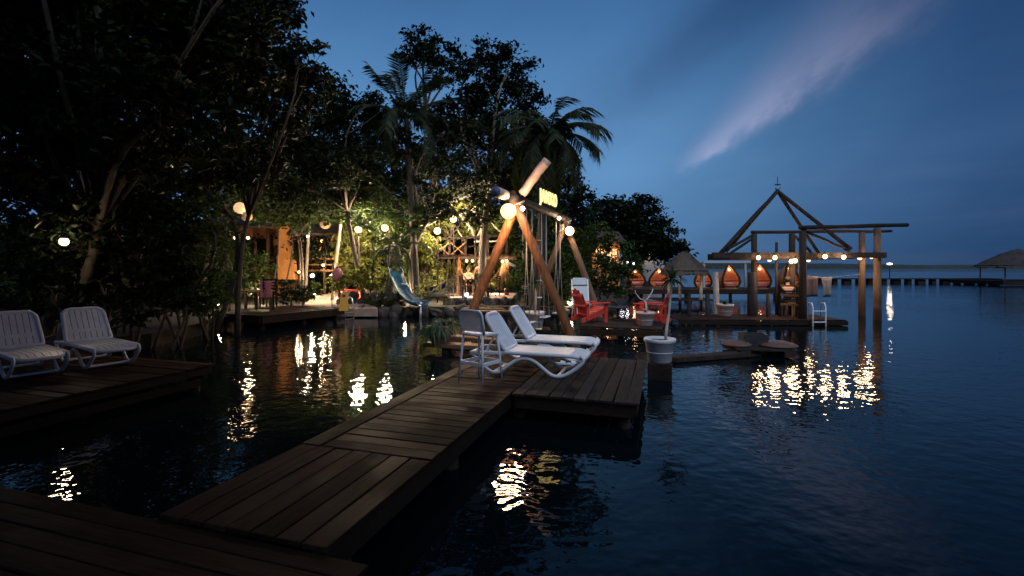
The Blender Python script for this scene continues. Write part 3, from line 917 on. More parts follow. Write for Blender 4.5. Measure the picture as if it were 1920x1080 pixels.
# --- palms: every frond is an object of its own
def frond_mesh(L, droop, seed, mat, wl=.62, n=34):
    rg = random.Random(seed)
    mb = MB()
    path = []
    for i in range(13):
        f = i/12
        path.append(Vector((L*f*(1-.22*droop*f*f), 0, L*(.30*f - droop*.62*f*f))))
    mb.tube(path, [.028*(1-.85*i/12) for i in range(13)], 5)
    for i in range(n):
        f = .12 + .88*i/n
        k = min(11, int(f*12)); g = f*12-k
        p = path[k]*(1-g) + path[k+1]*g
        tang = (path[k+1]-path[k]).normalized()
        ll = wl*L*.42*(math.sin(PI*min(1, .18+.82*(1-abs(f-.42)/.62)))*.85+.15)
        for s in (-1, 1):
            d = (tang*.55 + Vector((0, s*.85, 0)) + Vector((0,0,rg.uniform(-.25,.1)))).normalized()
            wv = .034*L/2 + .014
            l2 = ll*rg.uniform(.85, 1.1)
            m1 = p + d*l2*.5 + Vector((0,0,-.10*l2*(1+droop)))
            e = p + d*l2*.92 + Vector((0,0,-.42*l2*(.6+droop)))
            tw = tang*wv
            mb.add([p - tw*.4, p + tw*.4, m1 + tw*.5, m1 - tw*.5, e], [(0,1,2,3), (3,2,4)])
    return mb.mesh('frond', mat)
FR = [frond_mesh(2.0, dr, 40+i, M['frond']) for i, dr in enumerate((.15,.45,.8,1.25,1.7))]
def palm(label, base, top, seed, n=18, scale=1.0, tr=.12, e_lo=-.6, e_hi=1.25, bark='darkbark', cat='palm tree', lean=None, kmin=0):
    rg = random.Random(seed)
    base, top = Vector(base), Vector(top)
    t = thing('palm_tree', label, cat, base, 0, 'palms of the garden')
    rel = top - base
    mid = rel*.5 + Vector(lean or (0,0,0))
    pts = []
    for i in range(9):
        f = i/8
        pts.append(mid*(2*f*(1-f)) + rel*(f*f))
    MB().tube([Vector((0,0,-.3))] + pts, [tr*1.4] + [tr*(1.25-.45*i/8) for i in range(9)], 9).build('trunk', M[bark], t, True)
    for i in range(n):
        f = i/(n-1)
        e = e_hi + (e_lo-e_hi)*f
        k = max(kmin, min(4, int(f*5)))
        a = i*2.399 + rg.uniform(-.2,.2)
        o = link('frond', FR[k], t, rel, (0, -e*.75, a))
        s = scale*rg.uniform(.85, 1.12)
        o.scale = (s, s, s)
    return t
pa_ = pt(762, 222, 20.5); palm('palm with spiky fronds against the sky left of the tall tree', (pa_.x+.4, 20.8, .3), pa_, 51, 22, 1.25, .13, e_lo=-.3)
pb_ = pt(1030, 252, 17.5); palm('big palm with drooping fronds behind the lit swing sign', (pb_.x-.5, 17.8, .3), pb_, 52, 46, 1.2, .16, e_lo=-1.2, e_hi=.95, kmin=2)
pc2 = pt(985, 330, 21.5); palm('shorter palm with hanging fronds left of the swing sign', (pc2.x, 21.5, .3), pc2, 53, 18, 1.05, .14, e_lo=-.8)
pd_ = pt(742, 462, 19.8); palm('small dark palm arching over the water slide', at(735, 556, .35), pd_, 54, 15, .85, .09, e_lo=-.5)
pe_ = pt(690, 300, 25.0); palm('dim palm hanging in the gap between the dark trees', (pe_.x, 25, .3), pe_, 55, 15, 1.1, .13, e_lo=-.7)
pf_ = pt(395, 440, 17.5); palm('lit feathery palm beside the hanging lanterns', (pf_.x-.4, 17.5, .3), pf_, 56, 14, .75, .08, e_lo=-.2)
# ================================================================== big log swing frame standing in the water
L1, R1 = Vector((-1.59, 12.8, -.5)), Vector((1.76, 11.7, -.5))
L2, R2 = Vector((.45, 16.9, -.5)), Vector((3.16, 15.7, -.5))
C1, C2 = Vector((.10, 12.27, 3.52)), Vector((1.80, 16.25, 3.42))
sw = thing('swing_stand', 'tall orange-brown log swing frame standing in the water', 'swing frame', (.8, 14.2, 0))
def log(parent, a, b_, r0, r1, mat, name='leg', n=12, seed=0):
    rg = random.Random(seed)
    a, b_ = Vector(a), Vector(b_)
    pts = [a + (b_-a)*(i/8) + Vector((rg.uniform(-1,1), rg.uniform(-1,1), 0))*.012 for i in range(9)]
    rad = [(r0 + (r1-r0)*i/8)*rg.uniform(.95, 1.05) for i in range(9)]
    return MB().tube(pts, rad, n).build(name, mat, parent, True, True)
d1 = (C1 - L1).normalized()
log(sw, L1, C1 + d1*.10 + Vector((0,.10,0)), .125, .12, M['log'], 'leg', seed=1)
log(sw, C1 + d1*.32 + Vector((.03,.10,0)), Vector((.885, 12.1, 4.63)), .115, .125, M['logend'], 'leg_top', seed=11)
log(sw, R1, C1 + (C1-R1).normalized()*.35 + Vector((0,-.09,0)), .125, .11, M['log'], 'leg', seed=2)
log(sw, L2, C2 + (C2-L2).normalized()*.2, .11, .10, M['post'], 'leg', seed=3)
log(sw, R2, C2 + (C2-R2).normalized()*.2 + Vector((0,-.12,0)), .11, .10, M['post'], 'leg', seed=4)
rd = (C2 - C1).normalized()
RA, RB = C1 - rd*1.15 + Vector((-.03,0,.16)), C2 + rd*.5 + Vector((0,0,.16))
log(sw, RA + rd*.56, RB, .11, .10, M['darkpost'], 'ridge_pole', seed=5)
MB().tube([RA - rd*.004, RA + rd*.02], .123, 14).build('ridge_end', m_plain('blue_painted_end', (.05,.07,.16), .6, .3, 9), sw, True, True)
MB().tube([RA + rd*.02, RA + rd*.55], .126, 14).build('ridge_wrap', M['logend'], sw, True, True)
for cc_, dd_ in ((C1, d1), (C2, (C2-L2).normalized())):
    for k in range(5):
        o_ = cc_ + Vector((0,-.0,-.05)) + dd_*(-.16 + k*.055)
        MB().tube([o_ + Vector((.21*math.cos(a)*.9, .17*math.sin(a), .10*math.cos(a))) for a in [2*PI*i/16 for i in range(16)]], .018, 5, False, 1, True).build('lashing', M['rope'], sw, True, True)
# swing seats on ropes
def swing(label, fpos, z, w, seed, n=2):
    c = C1 + (C2-C1)*fpos
    t = thing('swing', label, 'swing', (c.x, c.y, z), math.atan2(rd.y, rd.x), 'swings under the log frame')
    ztop = c.z + .06 - z
    MB().box((0,0,0), (w, .26, .035), None, .008).build('seat', M['greyw'], t)
    for s in (-1, 1):
        for k in (-1, 1):
            MB().tube([(s*w*.42, k*.10, .02), (s*w*.42, k*.012, ztop*.5), (s*w*.42, 0, ztop)], .011, 5).build('rope', M['rope'], t, True)
    return t
swing('pale plank swing hanging nearest the camera under the log frame', .22, .42, .50, 1)
swing('pale plank swing hanging in the middle of the log frame', .50, .46, .50, 2)
swing('pale plank swing hanging at the far end of the log frame', .82, .46, .50, 3)
# string of painted discs hanging from the ridge
c = C1 + (C2-C1)*.36 + Vector((.06,0,0))
mo = thing('hanging_mobile', 'hanging rope with small coloured discs under the log frame', 'mobile', (c.x, c.y, .55))
MB().tube([(0,0,-.45),(0,0,1.4),(0,0,c.z-.55)], .014, 6).build('rope', M['post'], mo, True)
for i, (z, col) in enumerate(((2.15,'yellow'),(1.62,'red'),(1.0,'slideedge'),(.52,'greyw'),(.02,'pinkcloth'),(-.38,'paleyellow'))):
    MB().lathe([(0,-.018),(.085,-.014),(.095,0),(.085,.014),(0,.018)], 14, (0,0,z)).build('disc', M[col], mo, True)
# the lit sign along the ridge
sa_, sb_ = C1 + (C2-C1)*.40, C1 + (C2-C1)*.79
sd = (sb_ - sa_).normalized()
sg = thing('lit_sign', 'glowing yellow-white letter sign standing on the swing\'s ridge', 'sign', (sa_.x, sa_.y, sa_.z + .30), math.atan2(sd.y, sd.x))
Ls = (sb_ - sa_).length
MB().box((Ls/2, .03, .27), (Ls, .04, .50), None, .005).build('board', M['beam'], sg)
for x in (.15, Ls-.15): MB().bar((x, .03, -.08), (x, .03, .03), .04, .04).build('bracket', M['black'], sg)
cu = bpy.data.curves.new('letters', 'FONT'); cu.body = 'JANXO'; cu.size = .56; cu.extrude = .02; cu.space_character = 1.25
to = bpy.data.objects.new('letters_tmp', cu); COL.objects.link(to)
bpy.context.view_layer.update()
lm = bpy.data.meshes.new_from_object(to.evaluated_get(bpy.context.evaluated_depsgraph_get()))
bpy.data.objects.remove(to)
lm.name = 'lettering'; lm.materials.clear(); lm.materials.append(M['signlet'])
xs_ = [v.co.x for v in lm.vertices]; k_ = (Ls*.94)/(max(xs_)-min(xs_))
link('lettering', lm, sg, (Ls*.03, -.014, .07), (R(90), 0, 0), (k_, 1, 1))

# ------------------------------------------------------------------ lamps
def globe_lamp(label, p, r, power, mat='globe', col=WARM, cord=.25, group='globe lamps', name='globe_lamp', pole=None, cat='lamp'):
    t = thing(name, label, cat, p, 0, group)
    MB().sphere((0,0,0), r, 18, 12).build('globe', M[mat], t, True)
    MB().lathe([(0,r*1.25),(r*.28,r*1.22),(r*.30,r*.95),(r*.2,r*.93)], 12).build('cap', M['black'], t, True)
    if cord: MB().tube([(0,0,r*1.2),(0,0,r*1.2+cord)], .008, 5).build('cord', M['black'], t)
    if pole is not None:
        MB().tube([(0,.0,-r*.95),(0.03,.02,(pole-p[2])*.5),(0,.0,pole-p[2])], .03, 7).build('pole', M['darkpost'], t, True)
    lamp_light(t, (0,0,0), power, col, r*1.25)
    return t
g = pt(953, 396, 11.75)
globe_lamp('big glowing round lamp hanging at the front crossing of the swing', g, .19, 150, 'globe', WARM, .10)
g = pt(1068, 433, 15.9)
globe_lamp('bright round lamp at the far crossing of the swing', g, .15, 70, 'bulb', WARM, .12)
def spot(label, p, r, power, mat='cold', col=COLD, aim=(0,-1,-.2)):
    t = thing('spotlight', label, 'spotlight', p, 0, 'small spotlights')
    q = Vector(aim).to_track_quat('Z', 'Y').to_matrix()
    mb = MB().lathe([(0,-r*1.6),(r*.8,-r*1.5),(r*1.15,0),(r*1.25,.02),(r*1.05,.02),(r*1.0,0)], 12)
    mb.v = [tuple(q @ Vector(v)) for v in mb.v]; mb.build('housing', M['black'], t, True)
    mb = MB().lathe([(0,.018),(r*.7,.015),(r,.005)], 12)
    mb.v = [tuple(q @ Vector(v)) for v in mb.v]; mb.build('lens', M[mat], t, True)
    lamp_light(t, tuple(q @ Vector((0,0,.09))), power, col, r*.9)
    return t
spot('small cold white spotlight at the swing\'s front crossing', C1 + Vector((.16,-.30,-.12)), .055, 5)
spot('small floodlight under the ridge beyond the lit sign', pt(1048, 409, 15.2), .06, 5, 'bulb', WARM2, (.3,-1,-.3))
# post lamps of the garden: px, py, distance, power, label
for px, py, d, pw, lb in ((672,430,20.8,420,'leftmost bright globe on a thin post above the garden path'),
                          (722,427,20.4,420,'bright globe on a thin post left of the slide\'s palm'),
                          (820,433,21.3,420,'bright globe at the left end of the raised walkway'),
                          (850,411,22.2,240,'small globe above the raised walkway\'s cross-braced railing'),
                          (890,393,22.2,260,'globe on a pale stick beside the bent branch')):
    globe_lamp(lb, pt(px, py, d), .15, pw, 'bulb', WARM2, 0, pole=.3)
# lanterns on the left
def lantern(label, p, r, power, mat, up=.8):
    t = thing('paper_lantern', label, 'lantern', p, 0, 'round lanterns by the orange building')
    MB().sphere((0,0,0), r, 16, 12, (1,1,.95)).build('shade', M[mat], t, True)
    for k in range(-3, 4):
        z = k*r*.25; rr = math.sqrt(max(0, r*r - z*z))*1.012
        MB().tube([(rr*math.cos(a), rr*math.sin(a), z*.95) for a in [2*PI*i/20 for i in range(20)]], .006, 4, False, 1, True).build('hoop', M['darkpost'], t)
    MB().tube([(0,0,r*.9),(0,0,r+up)], .008, 5).build('cord', M['black'], t)
    if power: lamp_light(t, (0,0,0), power, WARM, r*1.08)
    return t
lantern('brightest round paper lantern hanging by the orange building', pt(450,390,19.5), .24, 60, 'paper')
lantern('dimmer round lantern just below the brightest one', pt(463,406,19.0), .20, 5, 'dimpaper')
lantern('dim round lantern under the wooden hut\'s eave', pt(610,420,23.5), .26, 4, 'dimpaper')
lantern('round lantern half hidden among leaves over the side deck', pt(320,313,14.6), .10, 40, 'globe')
def wall_lamp(label, p, power, mat='bulb', r=.07, col=WARM):
    t = thing('bulb_lamp', label, 'lamp', p, 0, 'small bare lamps of the garden')
    MB().sphere((0,0,0), r, 10, 8).build('bulb', M[mat], t, True)
    MB().lathe([(0,r*2.0),(r*.6,r*1.9),(r*.62,r*.7),(r*.4,r*.6)], 10).build('socket', M['black'], t, True)
    MB().tube([(0,0,r*1.9),(.03,.02,r*1.9+.6),(0,.05,r*1.9+1.3)], .008, 5).build('cord', M['black'], t)
    lamp_light(t, (0,0,0), power, col, r*1.08)
    return t
wall_lamp('bare lamp shining through leaves above the left loungers', pt(120,453,9.3), 34, r=.08, col=WARM2)
wall_lamp('pair of wall lamps left of the orange wall, left one', pt(441,446,21.8), 50)
wall_lamp('pair of wall lamps left of the orange wall, right one', pt(465,446,21.5), 60)
wall_lamp('small white lamp on the thin post left of the hut', pt(577,443,21.5), 12, 'cold', .06, WARM2)
wall_lamp('lamp lighting the foot of the orange wall', pt(560,510,20.6), 60, 'globe', .06, WARM)
spot('bright white ground spotlight on the garden path', pt(586,517,21.0), .08, 26, 'cold', WARM2, (.1,-.8,.3))
spot('white ground spotlight by the leaning pale pole', pt(622,517,20.4), .07, 36, 'cold', WARM2, (-.3,-.8,.4))
spot('cold ground spotlight under the terrace edge', pt(875,553,21.2), .08, 7, 'cold', COLD, (0,-.9,.3))

spot('white ground light glaring low behind the swing\'s right leg', Vector((pt(1069,0,19.4).x, 19.4, .50)), .10, 14, 'cold', WARM2, (-.1,-1,.1))
for i, (px, py, d) in enumerate(((1176,492,40),(1188,494,41),(1166,493,39))):
    wall_lamp(('tiny cold white lamp under the dark distant tree, middle of three', 'tiny cold white lamp under the dark distant tree, right of three', 'tiny cold white lamp under the dark distant tree, left of three')[i], pt(px, py, d), 10, 'cold', .10, COLD)

for i, (px, d, pw, lb) in enumerate(((660,21.6,30,'added fill uplight among the plants right of the path'), (700,21.2,34,'added fill uplight below the left pair of globe lamps'), (760,21.0,30,'added fill uplight behind the slide'),
                                     (835,22.0,30,'added fill uplight left of the terrace'), (482,20.3,26,'added fill uplight in the bush left of the orange wall'), (640,22.0,30,'added fill uplight at the foot of the pale pole'),
                                     (410,16.8,16,'added fill uplight under the lit feathery palm'), (930,23.4,30,'added fill uplight behind the terrace'), (590,22.8,14,'added fill uplight before the hut steps'))):
    spot(lb, Vector((pt(px,0,d).x, d, .62)), .06, pw, 'bulb', WARM2, (.1,-.25,1))  # extra lamps added among the shrubs to give the foliage a golden glow
# ================================================================== shore deck with table, left
AS = R(27)
SU, SV = Vector((math.sin(AS), math.cos(AS), 0)), Vector((math.cos(AS), -math.sin(AS), 0))
SC = Vector((-7.75, 14.85, 0))                          # near corner
SZ = .42
sdk = thing('shore_deck', 'brown plank deck on the shore in front of the garden table', 'deck', (SC.x-1, SC.y+1.5, 0))
def sd_(a, b_, z): return SC + SU*a - SV*b_ + Vector((0,0,z))
nP = 21
for i in range(nP):
    a = (i+.5)*3.3/nP
    plank(sdk, sd_(a, 1.45, SZ), -AS, 2.9, 3.3/nP-.012, M['deck'])
MB().bar(sd_(0,-.02,SZ-.14), sd_(3.3,-.02,SZ-.14), .05, .2).build('fascia', M['beam'], sdk, world=True)
MB().bar(sd_(-.02,0.03,SZ-.14), sd_(-.02,2.9,SZ-.14), .05, .2).build('fascia', M['beam'], sdk, world=True)
for a, b_ in ((.15,.2),(.15,1.4),(.15,2.6),(1.7,.2),(3.1,.2)): pile(sdk, sd_(a, b_, 0), SZ-.05, .09)
# table
def rnd_table(label, loc, r=.5, h=.72, mat='beam', leg='beam'):
    t = thing('table', label, 'table', loc)
    MB().lathe([(0,h-.04),(r*.96,h-.04),(r,h-.03),(r,h-.01),(r*.98,h),(0,h)], 20).build('table_top', M[mat], t)
    MB().tube([(0,0,.05),(0,0,h-.04)], .035, 8).build('column', M[leg], t, True)
    for k in range(4):
        a = PI/4 + k*PI/2
        MB().bar((0,0,.12),(r*.62*math.cos(a), r*.62*math.sin(a), .02),.04,.03).build('foot', M[leg], t)
    return t
tb = pt(470, 562, 17.2); tb.z = .34
tbl = thing('garden_table', 'long dark garden table behind the shore deck', 'table', tb, -AS)
MB().box((0,0,.73), (1.7,.8,.05), None, .01).build('table_top', M['plank'], tbl)
for sx in (-1, 1):
    for sy in (-1, 1): MB().box((sx*.75, sy*.32, .355), (.08,.08,.70)).build('leg', M['beam'], tbl)
def dining_chair(label, loc, rz, mat, group='chairs at the garden table'):
    t = thing('garden_chair', label, 'chair', loc, rz, group)       # +y front
    for sx in (-1, 1):
        MB().bar((sx*.2,.2,0),(sx*.2,.2,.44),.04,.04).build('leg', M[mat], t)
        MB().bar((sx*.2,-.2,0),(sx*.2,-.26,.92),.04,.04,(0,1,0)).build('leg', M[mat], t)
    MB().box((0,0,.455),(.46,.46,.035),None,.01).build('seat', M[mat], t)
    for k in range(4):
        z = .58+k*.10
        MB().bar((-.2,-.205-.06*z/.92,z),(.2,-.205-.06*z/.92,z),.02,.06).build('slat', M[mat], t)
    return t
ch1 = Vector((tb.x-.75, tb.y-.85, .44))
dining_chair('wooden garden chair with a grey towel over it at the shore table', pt(445,575,16.4) + Vector((0,0,.06)), R(-20), 'beam')
dining_chair('wooden garden chair with a rose cloth over its back', pt(506,574,17.0) + Vector((0,0,.06)), R(25), 'beam')
dining_chair('empty dark wooden chair at the far side of the garden table', tb + Vector((.2,.85,.0)), R(175), 'beam')
def drape(name, label, c, w, drop1, drop2, th, rz, mat, cat, seed=0, depth=.10):
    """a cloth hung over a rail: wavy sheet with thickness"""
    rg = random.Random(seed)
    t = thing(name, label, cat, c, rz)
    nx, prof = 10, []
    for k in range(7): prof.append((-depth, -drop1*(1-k/6)))
    for k in range(5): a = PI - PI*k/4; prof.append((depth*math.cos(a), depth*.6*math.sin(a)))
    for k in range(1, 7): prof.append((depth, -drop2*k/6))
    vs, fs = [], []
    ph = [rg.uniform(0, 6) for _ in range(3)]
    for j, (y, z) in enumerate(prof):
        for i in range(nx+1):
            x = (i/nx-.5)*w
            f = min(1, abs(z)/.3)
            vs.append((x*(1-.12*f), y + f*.03*math.sin(9*x/w+ph[0]) + f*.015*math.sin(21*x/w+ph[1]), z + .01*math.sin(5*x+ph[2])))
    n1 = nx+1
    for j in range(len(prof)-1):
        for i in range(nx): fs.append((j*n1+i, j*n1+i+1, j*n1+n1+i+1, j*n1+n1+i))
    o = MB().add(vs, fs).build('cloth', M[mat], t, True)
    sm = o.modifiers.new('thick', 'SOLIDIFY'); sm.thickness = th
    return t
cp = pt(445,575,16.4)
drape('towel', 'grey striped towel hanging over the shore table chair', (cp.x+.02, cp.y-.22, 1.42), .50, .62, .45, .012, R(-20), 'cloth', 'towel', 3, .05)
cp2 = pt(506,574,17.0)
drape('rose_cloth', 'rose cloth hung over a chair back at the shore table', (cp2.x, cp2.y-.24, 1.43), .42, .55, .35, .012, R(25), 'pinkcloth', 'cloth', 5, .05)
hp = pt(425,541,16.6)
hat = thing('sun_hat', 'white sun hat set on the shore table\'s near end', 'hat', (tb.x-.55, tb.y-.15, tb.z+.757))
MB().lathe([(.23,.0),(.24,.008),(.13,.02),(.115,.09),(.08,.125),(0,.135)], 16).build('crown', M['white'], hat, True)
MB().lathe([(.116,.025),(.122,.03),(.118,.055),(.113,.055)], 16).build('band', M['darkcloth'], hat, True)
# pale yellow sheets standing in for patches of light on the deck
def light_patch(label, px, py, w, l, z, rz, seed):
    rg = random.Random(seed)
    p = at(px, py, z)
    t = thing('light_patch_sheet', label, 'mat', (p.x, p.y, z+.004), rz, 'sheets standing in for light patches on the shore deck')
    out = []
    for i in range(20):
        a = 2*PI*i/20
        e = .5
        out.append((w/2*math.copysign(abs(math.cos(a))**e, math.cos(a))*rg.uniform(.9,1.05), l/2*math.copysign(abs(math.sin(a))**e, math.sin(a))*rg.uniform(.85,1.05)))
    MB().prism(out, 0, .03).build('sheet', M['paleyellow'], t)
    MB().tube([(x*.97, y*.97, .035) for x, y in out], .02, 6, False, 1, True).build('patch_edge', M['paleyellow'], t, True)
light_patch('pale yellow sheet standing in for a patch of light on the shore deck below the table', 486, 584, .62, .45, SZ, -AS, 1)
light_patch('small pale yellow sheet standing in for a light patch on the shore deck by the pool ladder', 597, 575.5, .36, .42, SZ, -AS, 2)
# pool ladder rails at the deck's right end
lp = sd_(3.25, -.06, 0)
lad = thing('pool_ladder', 'curved steel pool ladder at the right end of the shore deck', 'ladder', (lp.x, lp.y, .2))
for k in (0, 1):
    o_ = SU*(.0+.42*k)
    MB().tube([o_ + Vector((-.25,.12,.22)), o_ + Vector((-.22,.1,.50)), o_ + Vector((-.12,.05,.62)), o_ + Vector((.0,0,.55)), o_ + Vector((.06,-.03,.30)), o_ + Vector((.10,-.04,-.6))], .022, 8).build('rail', M['metal'], lad, True)
for z in (.05, -.2): MB().bar(Vector((.08,-.04,z)), SU*.42 + Vector((.08,-.04,z)), .05, .02).build('rung', M['metal'], lad)
# wet floor sign
yp = at(645, 580, .42)
ws = thing('floor_sign', 'yellow folding caution sign on the deck by the path', 'caution sign', (yp.x, yp.y, .36), R(12))
for s in (-1, 1):
    q = Matrix.Rotation(s*R(14), 3, 'X')
    out = [(-.15,0),(.15,0),(.115,.60),(.05,.64),(-.05,.64),(-.115,.60)]
    mb = MB()
    mb.prism(out, -.012, .012, Matrix.Rotation(R(90), 3, 'X'))
    mb.v = [tuple(q @ Vector((v[0], v[1], v[2]-.64)) + Vector((0, 0, .64))) for v in mb.v]
    mb.build('panel', M['yellow'], ws)
mb = MB(); mb.box((0,0,0),(.12,.006,.09)); mb.v = [tuple(Matrix.Rotation(-R(14),3,'X') @ Vector((v[0], v[1]-.016, v[2]-.10)) + Vector((0,0,.64))) for v in mb.v]
mb.build('pictogram', M['black'], ws)
# shoreline stones
st = thing('stone_edging', 'low edging of rough dark stones along the garden shore', 'stone edging', (-1, 19.2, 0))
rg = random.Random(9)
def stone_mesh(seed):
    r2 = random.Random(seed)
    mb = MB().sphere((0,0,0), .5, 11, 8)
    wv = [(Vector((r2.uniform(-1,1), r2.uniform(-1,1), r2.uniform(-1,1)))*7, r2.uniform(0,6), r2.uniform(.06,.16)) for _ in range(5)]
    out = []
    for v in mb.v:
        v = Vector(v); k = 1 + sum(a_*math.sin(d_.dot(v)+p_) for d_, p_, a_ in wv)
        out.append(tuple(Vector((math.copysign(min(abs(v.x), .40), v.x), math.copysign(min(abs(v.y), .42), v.y), math.copysign(min(abs(v.z), .38), v.z)))*k))
    mb.v = out
    return mb.mesh('stone', M['stone'], False)
SM = [stone_mesh(i) for i in range(5)]
path_pts = [(-6.7,18.45),(-5.0,18.75),(-2.5,19.05),(0,19.25),(2.0,18.85),(3.5,19.4),(4.9,22.6)]
def along(pts, step):
    out = []
    for (a, b_) in zip(pts, pts[1:]):
        a, b_ = Vector((*a, 0)), Vector((*b_, 0))
        n = max(1, int((b_-a).length/step))
        out += [a + (b_-a)*i/n for i in range(n)]
    return out
for i, p_ in enumerate(along(path_pts, .42)):
    o = link('stone', SM[i % 5], st, p_ - st.location + Vector((rg.uniform(-.05,.05), rg.uniform(-.1,.1), .16)), (rg.uniform(0,.4), rg.uniform(0,.4), rg.uniform(0,6)))
    o.scale = (rg.uniform(.42,.70), rg.uniform(.4,.6), rg.uniform(.36,.56))
# low stone planter wall right of the path
pw_ = thing('stone_planter', 'low stone planter wall right of the garden path', 'stone planter', (-5.9, 19.6, .3))
for r_ in range(2):
    for i in range(7):
        o = link('stone', SM[(i+r_) % 5], pw_, (-1.1 + i*.38 + r_*.15, .25*math.sin(i*.7), .18 + r_*.26), (rg.uniform(0,.3), rg.uniform(0,.3), rg.uniform(0,6)))
        o.scale = (rg.uniform(.40,.48), .4, rg.uniform(.34,.44))
for k, (px, py, s_) in enumerate(((752,573,.32),(640,556,.5))):
    p_ = at(px, py, .35)
    o = link('boulder', SM[k], None, (p_.x, p_.y, .42), (.2, .1, k*2.0), (s_*1.2, s_, s_*.8))
    tag(o, ('small pale boulder left of the water slide', 'squat boulder at the path\'s foot')[k], 'boulder')

# ================================================================== teal water slide
sp_ = pt(745, 560, 19.0)
sl = thing('water_slide', 'teal water slide running down from the bank into the lagoon', 'slide', (sp_.x, sp_.y, 0))
A_, B_, C_, D_ = pt(742,512,19.9), pt(750,535,19.4), pt(768,562,18.7), pt(790,574,18.1)
ctrl = [pt(741,508,20.1), pt(744,522,19.8), pt(751,540,19.4), pt(760,556,19.0), pt(772,567,18.6), pt(783,572,18.3), pt(793,573.5,18.1)]
cs = [(-.29,.13),(-.275,.14),(-.25,.09),(-.21,.03),(-.10,0),(.10,0),(.21,.03),(.25,.09),(.275,.14),(.29,.13)]
vs, fs = [], []
for i, c_ in enumerate(ctrl):
    tg = (ctrl[min(i+1,6)] - ctrl[max(i-1,0)]); sd2 = Vector((tg.y, -tg.x, 0)).normalized()
    for x, z in cs: vs.append(c_ + sd2*x + Vector((0,0,z)))
m_ = len(cs)
for i in range(6):
    for j in range(m_-1): fs.append((i*m_+j, i*m_+j+1, (i+1)*m_+j+1, (i+1)*m_+j))
o = MB().add(vs, fs).build('chute', M['slide'], sl, True, True); o.modifiers.new('thick', 'SOLIDIFY').thickness = .03
for sgn in (1, -2):
    MB().tube([vs[i*m_ + (1 if sgn > 0 else m_-2)] + Vector((0,0,.012)) for i in range(7)], .022, 6).build('edge', M['slideedge'], sl, True, True)
for i in (0, 2): 
    MB().tube([Vector(vs[i*m_+1]) , Vector(vs[i*m_+1]) + Vector((-.25,0,.02))], .02, 6).build('handle', M['metal'], sl, True, True)
for i, j in ((5,4),(6,5),(3,3)):
    v0 = Vector(vs[i*m_+j]); MB().tube([v0 + Vector((0,0,-.02)), Vector((v0.x, v0.y, -.3))], .025, 6).build('strut', M['metal'], sl, True, True)
bd = [pt(728,522,20.3), pt(736,560,19.6)]
MB().tube([pt(737,505,20.3), pt(731,535,20.0), Vector((pt(727,562,19.7).x, 19.7, .2))], [.16,.18,.2], 8).build('rock_post', M['stone'], sl, True, True)

# ================================================================== driftwood branches by the shore
rngd = np.random.default_rng(31)
db = thing('driftwood', 'pale bare driftwood branches on the bank below the raised walkway', 'driftwood', pt(815, 560, 19.4))
for k in range(11):
    a = pt(800+rngd.uniform(-6,10), 556, 19.4 + rngd.uniform(-.3,.3)); b2 = pt(rngd.uniform(790,880), rngd.uniform(505,560), 19.4 + rngd.uniform(-.5,.5))
    mb = MB(); pth = limb(mb, a, b2, .030, .008, rngd, .10, 5, 5, .02)
    limb(mb, pth[3], np.array(pth[3]) + rngd.normal(size=3)*.35, .015, .005, rngd, .1, 3, 4)
    mb.build('branch', M['drift'], db, True, True)

# ================================================================== raised walkway (tree bridge) and the terrace under it
RD = 22.5
rw = thing('raised_walkway', 'raised timber walkway with cross-braced railing behind the terrace', 'raised walkway', (pt(880,490,RD).x, RD, .3))
def W(px, py, d=RD): return pt(px, py, d)
MB().bar(W(812,482), W(968,484), .16, .16).build('floor_beam', M['darkpost'], rw, world=True)
MB().bar(W(812,482,RD+1.3), W(968,484,RD+1.3), .16, .16).build('floor_beam', M['darkpost'], rw, world=True)
for i in range(26):
    x0_ = W(815 + i*6, 479).x
    o = MB().box((x0_, RD+.65, W(0,478).z), (.13, 1.6, .04)).build('plank', M['deck'], rw, world=True)
MB().bar(W(808,449), W(965,441), .10, .10).build('top_rail', M['darkpost'], rw, world=True)
for px in (815, 843, 873, 915, 950):
    MB().bar(W(px,446), W(px,482), .10, .10).build('rail_post', M['darkpost'], rw, world=True)
for a, b_ in ((817,842),(845,872)):
    MB().bar(W(a,455,RD-.06), W(b_,478,RD-.06), .05, .05).build('brace', M['plank'], rw, world=True)
    MB().bar(W(a,478,RD-.12), W(b_,455,RD-.12), .05, .05).build('brace', M['plank'], rw, world=True)
for a, b_ in ((876,912),(918,948)):
    MB().bar(W(a,462), W(b_,461), .04, .04).build('mid_rail', M['darkpost'], rw, world=True)
MB().bar(W(888,453,RD+1.0), W(945,452,RD+1.0), .07, .07).build('bamboo_rail', M['twig'], rw, world=True)
for px in (860, 950):
    MB().tube([Vector((W(px,0).x, RD, .2)), W(px,482)], .10, 8).build('support_post', M['log'], rw, True, True)
MB().tube([Vector((W(818,0).x, RD+1.2, .2)), W(818,482,RD+1.2)], .10, 8).build('support_post', M['darkpost'], rw, True, True)
MB().bar(W(863,505,RD-.12), W(880,535,RD-.12), .07, .07).build('knee_brace', M['plank'], rw, world=True)
MB().bar(W(947,492,RD-.12), W(920,528,RD-.12), .07, .07).build('knee_brace', M['plank'], rw, world=True)
MB().tube([W(946,494,RD-.3), W(936,545,RD-.3)], [.12,.16], 8).build('leaning_post', M['plank'], rw, True, True)
